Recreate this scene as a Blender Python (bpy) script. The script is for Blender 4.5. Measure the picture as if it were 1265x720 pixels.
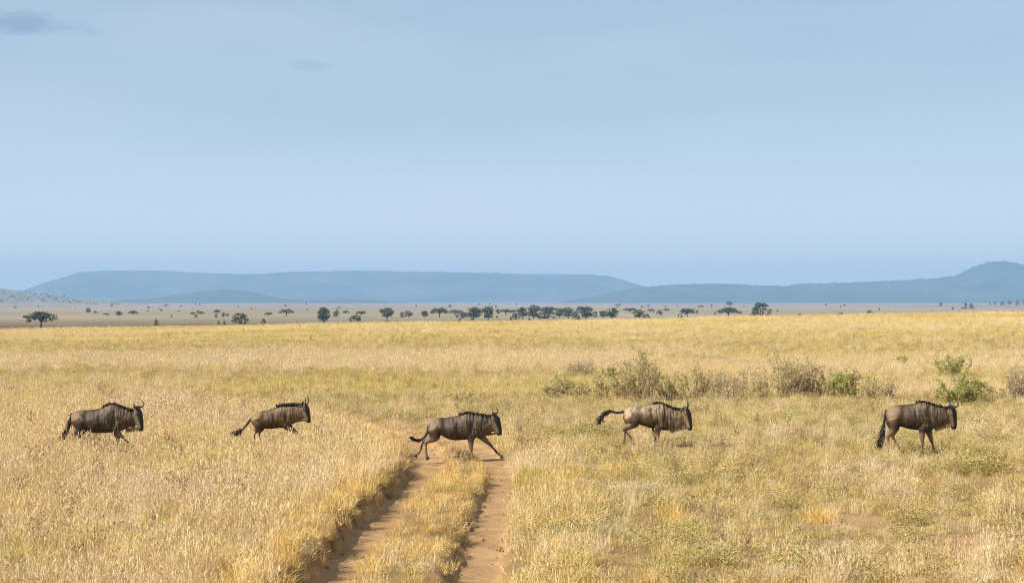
import bpy, bmesh, math, random
import numpy as np
from mathutils import Vector, Matrix, noise as mnoise

# ------------------------------------------------------------------ clear
for o in list(bpy.data.objects):
    bpy.data.objects.remove(o, do_unlink=True)
S = bpy.context.scene
COL = S.collection
R = math.radians

# ------------------------------------------------------------------ camera
F_PX = 2200.0          # focal length in pixels of the 1265 px wide photograph
CAM_H = 3.6            # eye level: standing in the roof hatch of a vehicle
HOR = 372.0            # eye-level row in the photograph
cam_d = bpy.data.cameras.new('camera')
cam_d.sensor_width = 36.0
cam_d.lens = F_PX / 1265.0 * 36.0
cam_d.clip_start = 0.1
cam_d.clip_end = 60000.0
cam = bpy.data.objects.new('camera', cam_d)
COL.objects.link(cam)
cam.location = (0, 0, CAM_H)
cam.rotation_euler = (R(90) + math.atan((HOR - 360.0) / F_PX), 0, 0)
S.camera = cam

# ------------------------------------------------------------------ light
SUN_EL = 40.0
SUN_DIR = Vector((-0.90, -0.44, 0)).normalized() * math.cos(R(SUN_EL)) + Vector((0, 0, math.sin(R(SUN_EL))))
world = bpy.data.worlds.new('World')
S.world = world
world.use_nodes = True
wn = world.node_tree
wn.nodes.clear()
w_out = wn.nodes.new('ShaderNodeOutputWorld')
w_bg = wn.nodes.new('ShaderNodeBackground')
w_sky = wn.nodes.new('ShaderNodeTexSky')
w_sky.sky_type = 'NISHITA'
w_sky.sun_disc = False
w_sky.sun_elevation = R(SUN_EL)
w_sky.sun_rotation = math.atan2(SUN_DIR.x, SUN_DIR.y)
w_sky.altitude = 1500.0
w_sky.air_density = 1.0
w_sky.dust_density = 1.0
w_sky.ozone_density = 3.0
SKY_STRENGTH = 0.065
w_bg.inputs['Strength'].default_value = SKY_STRENGTH
# thin high veil of cloud over the whole sky
w_tc = wn.nodes.new('ShaderNodeTexCoord')
w_map = wn.nodes.new('ShaderNodeMapping')
w_map.inputs['Scale'].default_value = (1.6, 1.6, 9.0)
w_noi = wn.nodes.new('ShaderNodeTexNoise')
w_noi.inputs['Scale'].default_value = 2.3
w_noi.inputs['Detail'].default_value = 6.0
w_noi.inputs['Roughness'].default_value = 0.5
w_rmp = wn.nodes.new('ShaderNodeMapRange')
w_rmp.inputs[1].default_value = 0.35
w_rmp.inputs[2].default_value = 0.7
w_rmp.inputs[3].default_value = 0.47
w_rmp.inputs[4].default_value = 0.66
w_mix = wn.nodes.new('ShaderNodeMix')
w_mix.data_type = 'RGBA'
VEIL = (6.9, 7.9, 9.2, 1)
w_mix.inputs[7].default_value = VEIL
wn.links.new(w_tc.outputs['Generated'], w_map.inputs['Vector'])
wn.links.new(w_map.outputs[0], w_noi.inputs['Vector'])
wn.links.new(w_noi.outputs['Fac'], w_rmp.inputs[0])
# the veil thickens towards the horizon
w_sep = wn.nodes.new('ShaderNodeSeparateXYZ')
w_hz = wn.nodes.new('ShaderNodeMapRange')
w_hz.inputs[1].default_value = 0.0; w_hz.inputs[2].default_value = 0.11
w_hz.inputs[3].default_value = 0.62; w_hz.inputs[4].default_value = 0.0
w_add = wn.nodes.new('ShaderNodeMath'); w_add.operation = 'ADD'; w_add.use_clamp = True
wn.links.new(w_tc.outputs['Generated'], w_sep.inputs[0])
wn.links.new(w_sep.outputs[2], w_hz.inputs[0])
wn.links.new(w_rmp.outputs[0], w_add.inputs[0]); wn.links.new(w_hz.outputs[0], w_add.inputs[1])
wn.links.new(w_add.outputs[0], w_mix.inputs[0])
# two grey cloud streaks
w_h2 = wn.nodes.new('ShaderNodeMapRange'); w_h2.interpolation_type = 'SMOOTHSTEP'
w_h2.inputs[1].default_value = 0.0; w_h2.inputs[2].default_value = 0.085
w_h2.inputs[3].default_value = 0.75; w_h2.inputs[4].default_value = 0.0
w_hm = wn.nodes.new('ShaderNodeMix'); w_hm.data_type = 'RGBA'; w_hm.inputs[7].default_value = (10.6, 10.0, 9.6, 1)
wn.links.new(w_sep.outputs[2], w_h2.inputs[0]); wn.links.new(w_h2.outputs[0], w_hm.inputs[0]); wn.links.new(w_mix.outputs[2], w_hm.inputs[6])
w_last = w_hm.outputs[2]
w_n2 = wn.nodes.new('ShaderNodeTexNoise'); w_n2.inputs['Scale'].default_value = 40.0; w_n2.inputs['Detail'].default_value = 4.0
w_m2 = wn.nodes.new('ShaderNodeMapping'); w_m2.inputs['Scale'].default_value = (1, 1, 4)
wn.links.new(w_tc.outputs['Generated'], w_m2.inputs['Vector']); wn.links.new(w_m2.outputs[0], w_n2.inputs['Vector'])
for cx_, cy_, rx_, rz_, st_ in ((30, 29, 0.040, 0.0060, 0.75), (383, 82, 0.016, 0.0032, 0.22)):
    cd = Vector(((cx_ - 632.5) / F_PX, 1.0, (HOR - cy_) / F_PX)).normalized()
    sb = wn.nodes.new('ShaderNodeVectorMath'); sb.operation = 'SUBTRACT'; sb.inputs[1].default_value = cd
    ml_ = wn.nodes.new('ShaderNodeVectorMath'); ml_.operation = 'MULTIPLY'; ml_.inputs[1].default_value = (1 / rx_, 4.0, 1 / rz_)
    ln_ = wn.nodes.new('ShaderNodeVectorMath'); ln_.operation = 'LENGTH'
    ad_ = wn.nodes.new('ShaderNodeMath'); ad_.operation = 'ADD'
    nr_ = wn.nodes.new('ShaderNodeMapRange'); nr_.inputs[1].default_value = 0.3; nr_.inputs[2].default_value = 0.7; nr_.inputs[3].default_value = -0.45; nr_.inputs[4].default_value = 0.45
    mr_ = wn.nodes.new('ShaderNodeMapRange'); mr_.interpolation_type = 'SMOOTHSTEP'
    mr_.inputs[1].default_value = 1.15; mr_.inputs[2].default_value = 0.2; mr_.inputs[3].default_value = 0.0; mr_.inputs[4].default_value = st_
    mx_ = wn.nodes.new('ShaderNodeMix'); mx_.data_type = 'RGBA'; mx_.inputs[7].default_value = (2.7, 4.0, 6.0, 1)
    wn.links.new(w_tc.outputs['Generated'], sb.inputs[0]); wn.links.new(sb.outputs[0], ml_.inputs[0]); wn.links.new(ml_.outputs[0], ln_.inputs[0])
    wn.links.new(w_n2.outputs['Fac'], nr_.inputs[0]); wn.links.new(ln_.outputs['Value'], ad_.inputs[0]); wn.links.new(nr_.outputs[0], ad_.inputs[1])
    wn.links.new(ad_.outputs[0], mr_.inputs[0]); wn.links.new(mr_.outputs[0], mx_.inputs[0]); wn.links.new(w_last, mx_.inputs[6])
    w_last = mx_.outputs[2]
wn.links.new(w_sky.outputs[0], w_mix.inputs[6])
wn.links.new(w_last, w_bg.inputs['Color'])
wn.links.new(w_bg.outputs[0], w_out.inputs['Surface'])

sun_d = bpy.data.lights.new('sun', 'SUN')
sun_d.energy = 5.0
sun_d.angle = R(0.55)
sun_d.color = (1.0, 0.93, 0.82)
sun = bpy.data.objects.new('sun', sun_d)
COL.objects.link(sun)
sun.rotation_euler = SUN_DIR.to_track_quat('Z', 'Y').to_euler()
sun.location = (0, 0, 60)

S.view_settings.view_transform = 'Standard'
S.view_settings.look = 'None'
S.view_settings.gamma = 1.0
S.view_settings.use_curve_mapping = False
S.view_settings.exposure = 0.6
S.cycles.use_denoising = True
S.cycles.denoising_prefilter = 'NONE'
S.cycles.pixel_filter_type = 'BLACKMAN_HARRIS'
S.cycles.filter_width = 1.05
S.cycles.max_bounces = 6
S.cycles.transparent_max_bounces = 8
S.cycles.volume_bounces = 0

# ------------------------------------------------------------------ helpers
def px(x, y, z=0.0):
    """a ground pixel of the photograph -> (X, Y) on a level plane of height z"""
    Y = F_PX * (CAM_H - z) / (y - HOR)
    return (x - 632.5) / F_PX * Y, Y

def n2(x, y, s, seed=0.0):
    return mnoise.noise(Vector((x * s + seed * 17.3, y * s - seed * 9.1, seed)))

def fbm(x, y, s, seed=0.0):
    return n2(x, y, s, seed) * 0.6 + n2(x, y, s * 2.3, seed + 5) * 0.3 + n2(x, y, s * 5.1, seed + 9) * 0.15

def smooth(t):
    t = np.clip(t, 0, 1)
    return t * t * (3 - 2 * t)

def link(o, parent=None):
    COL.objects.link(o)
    if parent is not None:
        o.parent = parent
    return o

def mesh_obj(name, verts, faces, mats, parent=None, smooth_shade=False):
    me = bpy.data.meshes.new(name)
    me.from_pydata([tuple(v) for v in verts], [], faces)
    if not isinstance(mats, (list, tuple)):
        mats = [mats]
    for m in mats:
        me.materials.append(m)
    if smooth_shade:
        me.polygons.foreach_set('use_smooth', [True] * len(me.polygons))
    me.update()
    o = bpy.data.objects.new(name, me)
    return link(o, parent)

def tag(o, label=None, cat=None, group=None, kind=None):
    if label: o['label'] = label
    if cat: o['category'] = cat
    if group: o['group'] = group
    if kind: o['kind'] = kind
    return o

def empty(name, loc=(0, 0, 0), rz=0.0):
    o = bpy.data.objects.new(name, None)
    o.empty_display_size = 0.3
    o.location = loc
    o.rotation_euler = (0, 0, rz)
    return link(o)

class NT:
    """small node-tree writer"""
    def __init__(self, name):
        self.m = bpy.data.materials.new(name)
        self.m.use_nodes = True
        self.t = self.m.node_tree
        self.t.nodes.clear()
        self.out = self.add('ShaderNodeOutputMaterial')
    def add(self, typ, **kw):
        n = self.t.nodes.new(typ)
        for k, v in kw.items():
            setattr(n, k, v)
        return n
    def l(self, a, b):
        self.t.links.new(a, b)
    def pos(self):
        return self.add('ShaderNodeNewGeometry').outputs['Position']
    def noise(self, vec, scale, detail=4, rough=0.55, stretch=None):
        if stretch:
            mp = self.add('ShaderNodeMapping')
            mp.inputs['Scale'].default_value = stretch
            self.l(vec, mp.inputs['Vector']); vec = mp.outputs[0]
        n = self.add('ShaderNodeTexNoise')
        n.inputs['Scale'].default_value = scale
        n.inputs['Detail'].default_value = detail
        n.inputs['Roughness'].default_value = rough
        if vec is not None:
            self.l(vec, n.inputs['Vector'])
        return n.outputs['Fac']
    def rng(self, v, a, b, c=0.0, d=1.0):
        n = self.add('ShaderNodeMapRange')
        n.inputs[1].default_value = a; n.inputs[2].default_value = b
        n.inputs[3].default_value = c; n.inputs[4].default_value = d
        self.l(v, n.inputs[0])
        return n.outputs[0]
    def mix(self, fac, a, b):
        n = self.add('ShaderNodeMix', data_type='RGBA')
        for sock, v in ((n.inputs[0], fac), (n.inputs[6], a), (n.inputs[7], b)):
            if isinstance(v, (int, float)):
                sock.default_value = v
            elif isinstance(v, tuple):
                sock.default_value = (v[0], v[1], v[2], 1)
            else:
                self.l(v, sock)
        return n.outputs[2]
    def ramp(self, v, stops):
        n = self.add('ShaderNodeValToRGB')
        el = n.color_ramp.elements
        while len(el) < len(stops): el.new(0.5)
        for e, (p, c) in zip(el, stops):
            e.position = p; e.color = (c[0], c[1], c[2], 1)
        self.l(v, n.inputs[0])
        return n.outputs[0]
    def attr(self, name):
        n = self.add('ShaderNodeAttribute'); n.attribute_name = name
        return n
    def principled(self, col, rough=0.8, spec=0.3):
        p = self.add('ShaderNodeBsdfPrincipled')
        if isinstance(col, tuple): p.inputs['Base Color'].default_value = (*col, 1)
        else: self.l(col, p.inputs['Base Color'])
        p.inputs['Roughness'].default_value = rough
        p.inputs['Specular IOR Level'].default_value = spec
        return p
    def bump(self, h, p, strength=0.5, dist=0.02):
        b = self.add('ShaderNodeBump')
        b.inputs['Strength'].default_value = strength
        b.inputs['Distance'].default_value = dist
        self.l(h, b.inputs['Height'])
        self.l(b.outputs[0], p.inputs['Normal'])
    def done(self, sh):
        self.l(sh, self.out.inputs['Surface'])
        return self.m

def leaf_material(name, stops, patch=None, patch_scale=0.3, transl=0.2, rough=0.7, patch_rng=(0.42, 0.6), bands=None):
    """thin blades: colour varies per instance and, if asked, by ground patch"""
    n = NT(name)
    oi = n.add('ShaderNodeObjectInfo')
    col = n.ramp(oi.outputs['Random'], stops)
    pos = n.pos()
    f = n.noise(pos, 24.0, 2)
    col = n.mix(n.rng(f, 0.42, 0.7, 0.0, 0.7), col, stops[-1][1])
    if patch:
        f2 = n.noise(pos, patch_scale, 4, 0.6)
        col = n.mix(n.rng(f2, patch_rng[0], patch_rng[1], 0.0, 0.85), col, patch)
    if bands:
        f3 = n.noise(pos, 0.028, 5, 0.6, (0.5, 1.0, 1.0))
        col = n.mix(n.rng(f3, 0.52, 0.66, 0.0, 0.8), col, bands[0])
        col = n.mix(n.rng(f3, 0.46, 0.34, 0.0, 0.7), col, bands[1])
        f4 = n.noise(pos, 0.75, 3, 0.6)
        col = n.mix(n.rng(f4, 0.58, 0.70, 0.0, 0.75), col, bands[2])
        col = n.mix(n.rng(f4, 0.42, 0.32, 0.0, 0.6), col, bands[3])
    p = n.principled(col, rough, 0.25)
    tr = n.add('ShaderNodeBsdfTranslucent')
    n.l(col, tr.inputs['Color'])
    ms = n.add('ShaderNodeMixShader')
    ms.inputs[0].default_value = transl
    n.l(p.outputs[0], ms.inputs[1]); n.l(tr.outputs[0], ms.inputs[2])
    return n.done(ms.outputs[0])

def plain_leaf(name, c1, c2, scale, transl=0.3):
    n = NT(name)
    f = n.noise(n.pos(), scale, 3)
    col = n.mix(n.rng(f, 0.35, 0.65), c1, c2)
    p = n.principled(col, 0.65, 0.25)
    tr = n.add('ShaderNodeBsdfTranslucent'); n.l(col, tr.inputs['Color'])
    ms = n.add('ShaderNodeMixShader'); ms.inputs[0].default_value = transl
    n.l(p.outputs[0], ms.inputs[1]); n.l(tr.outputs[0], ms.inputs[2])
    return n.done(ms.outputs[0])

def bark_material(name, c1, c2, scale=6.0):
    n = NT(name)
    f = n.noise(n.pos(), scale, 5, 0.6)
    p = n.principled(n.mix(f, c1, c2), 0.9, 0.15)
    n.bump(f, p, 0.6, 0.02)
    return n.done(p.outputs[0])

# ------------------------------------------------------------------ the dirt track (two ruts)
def curve_pts(pxs, extra_front):
    pts = [Vector((*px(x, y), 0)) for x, y in pxs]
    d = (pts[0] - pts[1]).normalized()
    pts.insert(0, pts[0] + d * extra_front)
    d = (pts[-1] - pts[-2]).normalized()
    pts.append(pts[-1] + d * 45 + Vector((0, 6, 0)))
    out = []
    for i in range(len(pts) - 1):
        p0 = pts[max(i - 1, 0)]; p1 = pts[i]; p2 = pts[i + 1]; p3 = pts[min(i + 2, len(pts) - 1)]
        k = max(6, int((p2 - p1).length / 0.25))
        for j in range(k):
            t = j / k
            out.append(0.5 * ((2 * p1) + (p2 - p0) * t + (2 * p0 - 5 * p1 + 4 * p2 - p3) * t * t + (3 * p1 - p0 - 3 * p2 + p3) * t ** 3))
    return np.array([(p.x, p.y) for p in out])

RUT_L = curve_pts([(391, 718), (447, 652), (491, 607), (515, 582), (528, 563), (512, 546), (470, 529), (420, 515), (372, 506), (310, 499)], 34)
RUT_R = curve_pts([(587, 718), (600, 652), (616, 607), (618, 584), (606, 566), (570, 548), (520, 532), (464, 518), (410, 508.5), (350, 501)], 34)

def rut_dist(X, Y, rut):
    """unsigned distance and signed side (>0 right of the rut)"""
    X = np.asarray(X, float); Y = np.asarray(Y, float)
    shp = X.shape
    P = np.stack([X.ravel(), Y.ravel()], 1)
    best = np.full(len(P), 1e9); side = np.zeros(len(P))
    near = (P[:, 0] > -60) & (P[:, 0] < 12) & (P[:, 1] > -15) & (P[:, 1] < 90)
    idx = np.where(near)[0]
    A = rut[:-1]; D = rut[1:] - rut[:-1]; L2 = (D ** 2).sum(1)
    for s in range(0, len(idx), 4000):
        ii = idx[s:s + 4000]
        v = P[ii][:, None, :] - A[None]
        t = np.clip((v * D[None]).sum(2) / L2, 0, 1)
        q = v - t[..., None] * D[None]
        d2 = (q ** 2).sum(2)
        k = d2.argmin(1)
        r = np.arange(len(ii))
        best[ii] = np.sqrt(d2[r, k])
        cr = D[k, 0] * q[r, k, 1] - D[k, 1] * q[r, k, 0]
        side[ii] = np.where(cr < 0, 1, -1)
    return best.reshape(shp), side.reshape(shp)

CREST_Y = 260.0
LOW_Z = -6.0
def base_z(X, Y):
    """large form: level near field, a crest tilted up to the right, a lower plain beyond"""
    X = np.asarray(X, float); Y = np.asarray(Y, float)
    pxx = np.clip(632.5 + X * F_PX / np.maximum(Y, CREST_Y), -500, 1800)
    zc = CAM_H - (38.5 - 23.0 * pxx / 1265.0) * CREST_Y / F_PX
    up = smooth((Y - 80) / (CREST_Y - 80)) * zc
    dn = smooth((Y - CREST_Y) / 300.0)
    return np.where(Y < CREST_Y, up, zc * (1 - dn) + LOW_Z * dn)

def rut_effect(X, Y):
    dl, sl = rut_dist(X, Y, RUT_L)
    dr, sr = rut_dist(X, Y, RUT_R)
    wob = np.array([fbm(x, y, 0.9, 3) for x, y in zip(np.ravel(X), np.ravel(Y))]).reshape(np.shape(X)) * 0.20
    wl = 0.44 + wob; wr = 0.37 + wob
    fade = 1 - smooth((np.asarray(Y) - 36) / 7.0) * 0.62
    fl = smooth((wl + 0.09 - dl) / 0.18)
    fr = smooth((wr + 0.09 - dr) / 0.18)
    dz = -0.33 * fl * fade - 0.19 * fr * fade
    dz = dz + 0.07 * np.exp(-((dl - 0.75) / 0.3) ** 2) * (sl < 0) * fade   # thrown-up bank
    return dz, fl, fr, dl, sl, dr, sr

def ground_z1(x, y):
    z = float(base_z(x, y))
    if -20 < x < 8 and 5 < y < 75:
        z += float(rut_effect(np.array([x]), np.array([y]))[0][0])
    return z + und(x, y)

def und(x, y):
    if y > 420: return 0.0
    return 0.05 * n2(x, y, 0.22, 2) + (0.22 * n2(x, y, 0.03, 4) + 0.10 * n2(x, y, 0.085, 6)) * min(1, max(0, (y - 60) / 60))

def bare_patch(x, y):
    """bare earth showing between the grass on the right-hand side"""
    b = fbm(x * 0.6, y * 0.28, 0.55, 21)
    w = min(1, max(0, (x - 1.6) / 1.5)) * (1 - min(1, max(0, (y - 30) / 5)))
    v = (b - 0.20) * 5.0
    ex, ey = px(1165, 674)          # the worn open patch low on the right
    v2 = 0.95 - math.hypot((x - ex) / 1.9, (y - ey) / 1.5) + b * 1.9
    return max(0.0, min(0.8, max(v * w, v2)))

def build_ground():
    xs = list(np.arange(-10.5, 3.0, 0.075))
    st = 0.09
    while xs[-1] < 15000:
        xs.append(min(xs[-1] + st, 15000)); st *= 1.07
    st = 0.09
    while xs[0] > -15000:
        xs.insert(0, max(xs[0] - st, -15000)); st *= 1.07
    ys = list(np.arange(19.0, 66.0, 0.14))
    st = 0.16
    while ys[-1] < 17500:
        ys.append(min(ys[-1] + st, 17500)); st = min(st * 1.028, 1500)
    st = 0.2
    while ys[0] > -120:
        ys.insert(0, ys[0] - st); st *= 1.15
    xs = np.array(xs); ys = np.array(ys)
    X, Y = np.meshgrid(xs, ys)
    Z = base_z(X, Y)
    dz, fl, fr, dl, sl, dr, sr = rut_effect(X, Y)
    Z = Z + dz
    flat = np.array([und(x, y) if (abs(x) < 300 and y < 420) else 0.0 for x, y in zip(X.ravel(), Y.ravel())])
    Z = Z + flat.reshape(X.shape)
    # small ridges of loose soil inside the ruts
    inr = np.maximum(fl, fr)
    k = np.where(inr.ravel() > 0.05)[0]
    add = np.zeros(X.size)
    Xr, Yr = X.ravel(), Y.ravel()
    for i in k:
        add[i] = 0.022 * n2(Xr[i], Yr[i], 2.4, 31) + 0.012 * n2(Xr[i], Yr[i], 6.0, 33)
    Z = Z + (add * inr.ravel()).reshape(X.shape)
    # how far the earth shows
    dirt = inr * (1 - 0.6 * smooth((Y - 45.5) / 4.0))
    btw = (dl < 2.4) & (dr < 2.4)
    worn = smooth((Y - 41.0) / 3.0) * (1 - smooth((Y - 49) / 4.0)) * np.exp(-((np.minimum(dl, dr)) / 0.95) ** 2)
    worn2 = smooth((Y - 46) / 3.0) * np.exp(-((np.minimum(dl, dr)) / 0.8) ** 2) * 0.35
    dirt = np.maximum(dirt, np.maximum(worn, worn2))
    near = np.where((np.abs(Xr) < 60) & (Yr > 5) & (Yr < 70))[0]
    dflat = dirt.ravel()
    for i in near:
        b = bare_patch(Xr[i], Yr[i])
        if b > dflat[i]: dflat[i] = b
    ny, nx = X.shape
    verts = np.stack([X.ravel(), Y.ravel(), Z.ravel()], 1)
    me = bpy.data.meshes.new('ground')
    a = (np.arange(ny - 1)[:, None] * nx + np.arange(nx - 1)[None]).ravel()
    faces = np.stack([a, a + 1, a + nx + 1, a + nx], 1)
    me.vertices.add(len(verts)); me.vertices.foreach_set('co', verts.ravel())
    me.loops.add(faces.size); me.loops.foreach_set('vertex_index', faces.ravel().astype(np.int32))
    me.polygons.add(len(faces))
    me.polygons.foreach_set('loop_start', np.arange(0, faces.size, 4, dtype=np.int32))
    me.polygons.foreach_set('loop_total', np.full(len(faces), 4, dtype=np.int32))
    me.polygons.foreach_set('use_smooth', [True] * len(faces))
    me.update(calc_edges=True)
    at = me.attributes.new('dirt', 'FLOAT', 'POINT')
    at.data.foreach_set('value', dflat.astype(np.float32))
    me.materials.append(M_ground)
    o = bpy.data.objects.new('ground', me)
    link(o); tag(o, 'golden savanna plain with a worn two-rut dirt track', 'ground', kind='structure')
    return o

# ground: soil, dry litter, and far grassland in broad bands
n = NT('savanna_ground')
pos = n.pos()
sep = n.add('ShaderNodeSeparateXYZ'); n.l(pos, sep.inputs[0])
d_at = n.attr('dirt').outputs['Fac']
f1 = n.noise(pos, 1.3, 6, 0.65)
f2 = n.noise(pos, 14.0, 5, 0.7)
soil = n.ramp(f1, [(0.3, (0.27, 0.163, 0.075)), (0.52, (0.36, 0.222, 0.105)), (0.75, (0.46, 0.295, 0.142))])
soil = n.mix(n.rng(f2, 0.5, 0.72, 0, 0.55), soil, (0.22, 0.12, 0.06))
fl1 = n.noise(pos, 0.35, 5, 0.65)
lit = n.ramp(fl1, [(0.3, (0.21, 0.135, 0.06)), (0.5, (0.27, 0.175, 0.075)), (0.7, (0.32, 0.215, 0.10))])
lit = n.mix(n.rng(n.noise(pos, 9.0, 4, 0.7), 0.45, 0.7, 0, 0.8), lit, (0.24, 0.15, 0.07))
edge = n.add('ShaderNodeMath', operation='ADD')
n.l(d_at, edge.inputs[0]); n.l(n.rng(f2, 0.3, 0.7, -0.28, 0.28), edge.inputs[1])
near_c = n.mix(n.rng(edge.outputs[0], 0.35, 0.65), lit, soil)
# mid plain, 200 m to the crest
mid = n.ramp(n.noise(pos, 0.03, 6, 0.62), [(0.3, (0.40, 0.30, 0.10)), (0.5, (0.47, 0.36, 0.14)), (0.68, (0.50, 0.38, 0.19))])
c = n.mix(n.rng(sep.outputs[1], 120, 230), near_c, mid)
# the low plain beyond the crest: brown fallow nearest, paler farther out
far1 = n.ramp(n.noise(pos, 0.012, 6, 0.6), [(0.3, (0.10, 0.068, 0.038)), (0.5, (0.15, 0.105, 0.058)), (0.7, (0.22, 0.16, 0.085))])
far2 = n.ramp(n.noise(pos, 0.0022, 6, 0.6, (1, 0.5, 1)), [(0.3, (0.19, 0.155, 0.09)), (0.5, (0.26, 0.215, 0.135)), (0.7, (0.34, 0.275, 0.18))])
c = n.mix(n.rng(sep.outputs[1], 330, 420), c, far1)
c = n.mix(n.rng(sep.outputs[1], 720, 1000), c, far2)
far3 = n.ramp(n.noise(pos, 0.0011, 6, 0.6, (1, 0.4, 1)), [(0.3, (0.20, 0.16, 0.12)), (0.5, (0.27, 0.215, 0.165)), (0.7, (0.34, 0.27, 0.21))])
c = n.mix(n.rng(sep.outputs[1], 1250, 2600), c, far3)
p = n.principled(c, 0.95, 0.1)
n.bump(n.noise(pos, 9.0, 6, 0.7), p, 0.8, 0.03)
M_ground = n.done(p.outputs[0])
build_ground()

# ------------------------------------------------------------------ hills and mountains
def hill_material(name, c1, c2, c3, s):
    n = NT(name)
    pos = n.pos()
    f = n.noise(pos, s, 7, 0.62)
    f2 = n.noise(pos, s * 9, 4, 0.6)
    c = n.mix(n.rng(f, 0.38, 0.62), c1, c2)
    c = n.mix(n.rng(f2, 0.5, 0.66, 0, 0.9), c, c3)
    p = n.principled(c, 0.95, 0.1)
    return n.done(p.outputs[0])

HILLS = {}
from mathutils.bvhtree import BVHTree
def build_hill(name, outline, D, depth, mat, label, seed, rough=0.06, nx=260, ny=34, cover=4.0):
    xsrc = np.array([p_[0] for p_ in outline], float); ysrc = np.array([p_[1] for p_ in outline], float)
    xp = np.linspace(xsrc[0], xsrc[-1], nx)
    top = np.interp(xp, xsrc, ysrc)
    k = np.ones(5) / 5
    top = np.convolve(np.pad(top, 2, 'edge'), k, 'valid')
    H = np.maximum((HOR - top) * D / F_PX + CAM_H - LOW_Z, 0.0)
    rj = random.Random(seed * 7)
    verts = []; faces = []
    for j in range(ny):
        v = j / (ny - 1)                   # 0 front foot, 0.55 crest, 1 back foot
        prof = float(smooth(np.array(v / 0.55))) if v <= 0.55 else float(1 - smooth(np.array((v - 0.55) / 0.45)))
        for i in range(nx):
            Y = D + (v - 0.55) * depth
            X = (xp[i] - 632.5) / F_PX * D
            g = fbm(X, Y * 0.5, 4.0 / depth, seed)
            Yo = Y + g * depth * 0.12 * (1 - prof)
            z = H[i] * prof * (1 + rough * g * (1 - 0.7 * prof)) + H[i] * 0.012 * n2(X, Y, 40.0 / depth, seed + 3)
            z -= H[i] * 0.30 * abs(n2(X, 0.25 * Y, 9.0 / depth, seed + 6)) * prof * (1 - prof) * 4
            z += prof * cover * rj.uniform(-1, 1)
            verts.append((X, Yo, LOW_Z - 1.0 + max(z, 0)))
    for j in range(ny - 1):
        for i in range(nx - 1):
            a = j * nx + i
            faces.append((a, a + 1, a + nx + 1, a + nx))
    o = mesh_obj(name, verts, faces, mat, None, True)
    tag(o, label, 'hill', kind='structure')
    HILLS[name] = BVHTree.FromPolygons([Vector(v_) for v_ in verts], faces)
    return o

M_plateau = hill_material('plateau_bush', (0.03, 0.045, 0.02), (0.13, 0.115, 0.07), (0.025, 0.04, 0.018), 0.0014)
M_wooded = hill_material('wooded_hill', (0.025, 0.04, 0.015), (0.09, 0.08, 0.045), (0.018, 0.03, 0.012), 0.0035)
M_foot = hill_material('dry_foothill', (0.20, 0.165, 0.10), (0.32, 0.25, 0.16), (0.09, 0.09, 0.05), 0.004)
build_hill('far_plateau', [(18, 376), (32, 366), (44, 359), (62, 352), (85, 343), (104, 336), (150, 334), (200, 334.5), (225, 336), (262, 338), (318, 338.5), (360, 336), (440, 334.5), (520, 335.5), (600, 337), (680, 338.5), (735, 339.5), (758, 342.5), (775, 348), (795, 354), (850, 358), (920, 362), (1010, 372)],
           14500, 4200, M_plateau, 'long flat-topped blue plateau on the far horizon', 1.0, 0.05, 420, 44)
build_hill('hazy_knoll', [(120, 375), (150, 371), (200, 368), (240, 361.5), (262, 358.5), (280, 357.5), (300, 359), (320, 363), (345, 369), (380, 371), (430, 369), (465, 371), (500, 375)],
           10000, 2200, M_wooded, 'low dark knoll in front of the long plateau', 2.0, 0.08)
build_hill('wooded_ridge', [(680, 376), (705, 371), (735, 366), (770, 358), (800, 354), (830, 351.5), (860, 350.5), (900, 350.5), (935, 352.5), (975, 353.5), (1030, 357), (1090, 361), (1180, 368), (1240, 376)],
           10500, 2600, M_wooded, 'low wooded ridge joining plateau and peak', 3.0, 0.08)
build_hill('peaked_hill', [(940, 374), (965, 360), (978, 351.5), (1000, 350.5), (1050, 349.5), (1100, 347.5), (1140, 345), (1165, 343), (1185, 340.5), (1197, 335), (1210, 328), (1222, 324.5), (1234, 323), (1248, 325), (1262, 330), (1285, 338), (1350, 343), (1450, 352), (1560, 376)],
           11500, 3200, M_wooded, 'hazy hill with a small rounded peak', 4.0, 0.08, 420, 44, 7.0)
build_hill('dry_foothill', [(-340, 376), (-260, 356), (-160, 346), (-60, 350), (-20, 355), (0, 358.5), (30, 362), (55, 366), (85, 370.5), (125, 373.5), (170, 377)],
           6200, 3600, M_foot, 'pale dry foothill dotted with dark bushes', 5.0, 0.08)

# ------------------------------------------------------------------ grasses (uncountable: stuff)
rng = random.Random(7)
def blade(V, Fc, base, az, length, width, lean, curl, segs=2):
    d = Vector((math.cos(az), math.sin(az), 0)); side = Vector((-d.y, d.x, 0))
    tw = rng.uniform(-0.9, 0.9)
    side = (side * math.cos(tw) + d * math.sin(tw)).normalized()
    p = Vector(base); ang = lean
    i0 = len(V)
    for s in range(segs):
        w = width * (1 - 0.38 * s)
        V.append(p - side * w / 2); V.append(p + side * w / 2)
        p = p + (d * math.sin(ang) + Vector((0, 0, math.cos(ang)))) * (length / segs)
        ang += curl
    V.append(p)
    for s in range(segs - 1):
        a = i0 + 2 * s
        Fc.append((a, a + 1, a + 3, a + 2))
    a = i0 + 2 * (segs - 1)
    Fc.append((a, a + 1, a + 2))
    return p, ang - curl, d

def head(V, Fc, p, d, ang, L, w):
    ax = d * math.sin(ang) + Vector((0, 0, math.cos(ang)))
    for k in range(2):
        s = Vector((rng.uniform(-1, 1), rng.uniform(-1, 1), rng.uniform(-.3, .3))).normalized() * w
        q = p - ax * L * 0.35
        i = len(V)
        V.extend([q, q + ax * L * 0.45 + s, q + ax * L, q + ax * L * 0.5 - s])
        Fc.append((i, i + 1, i + 2, i + 3))

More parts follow.
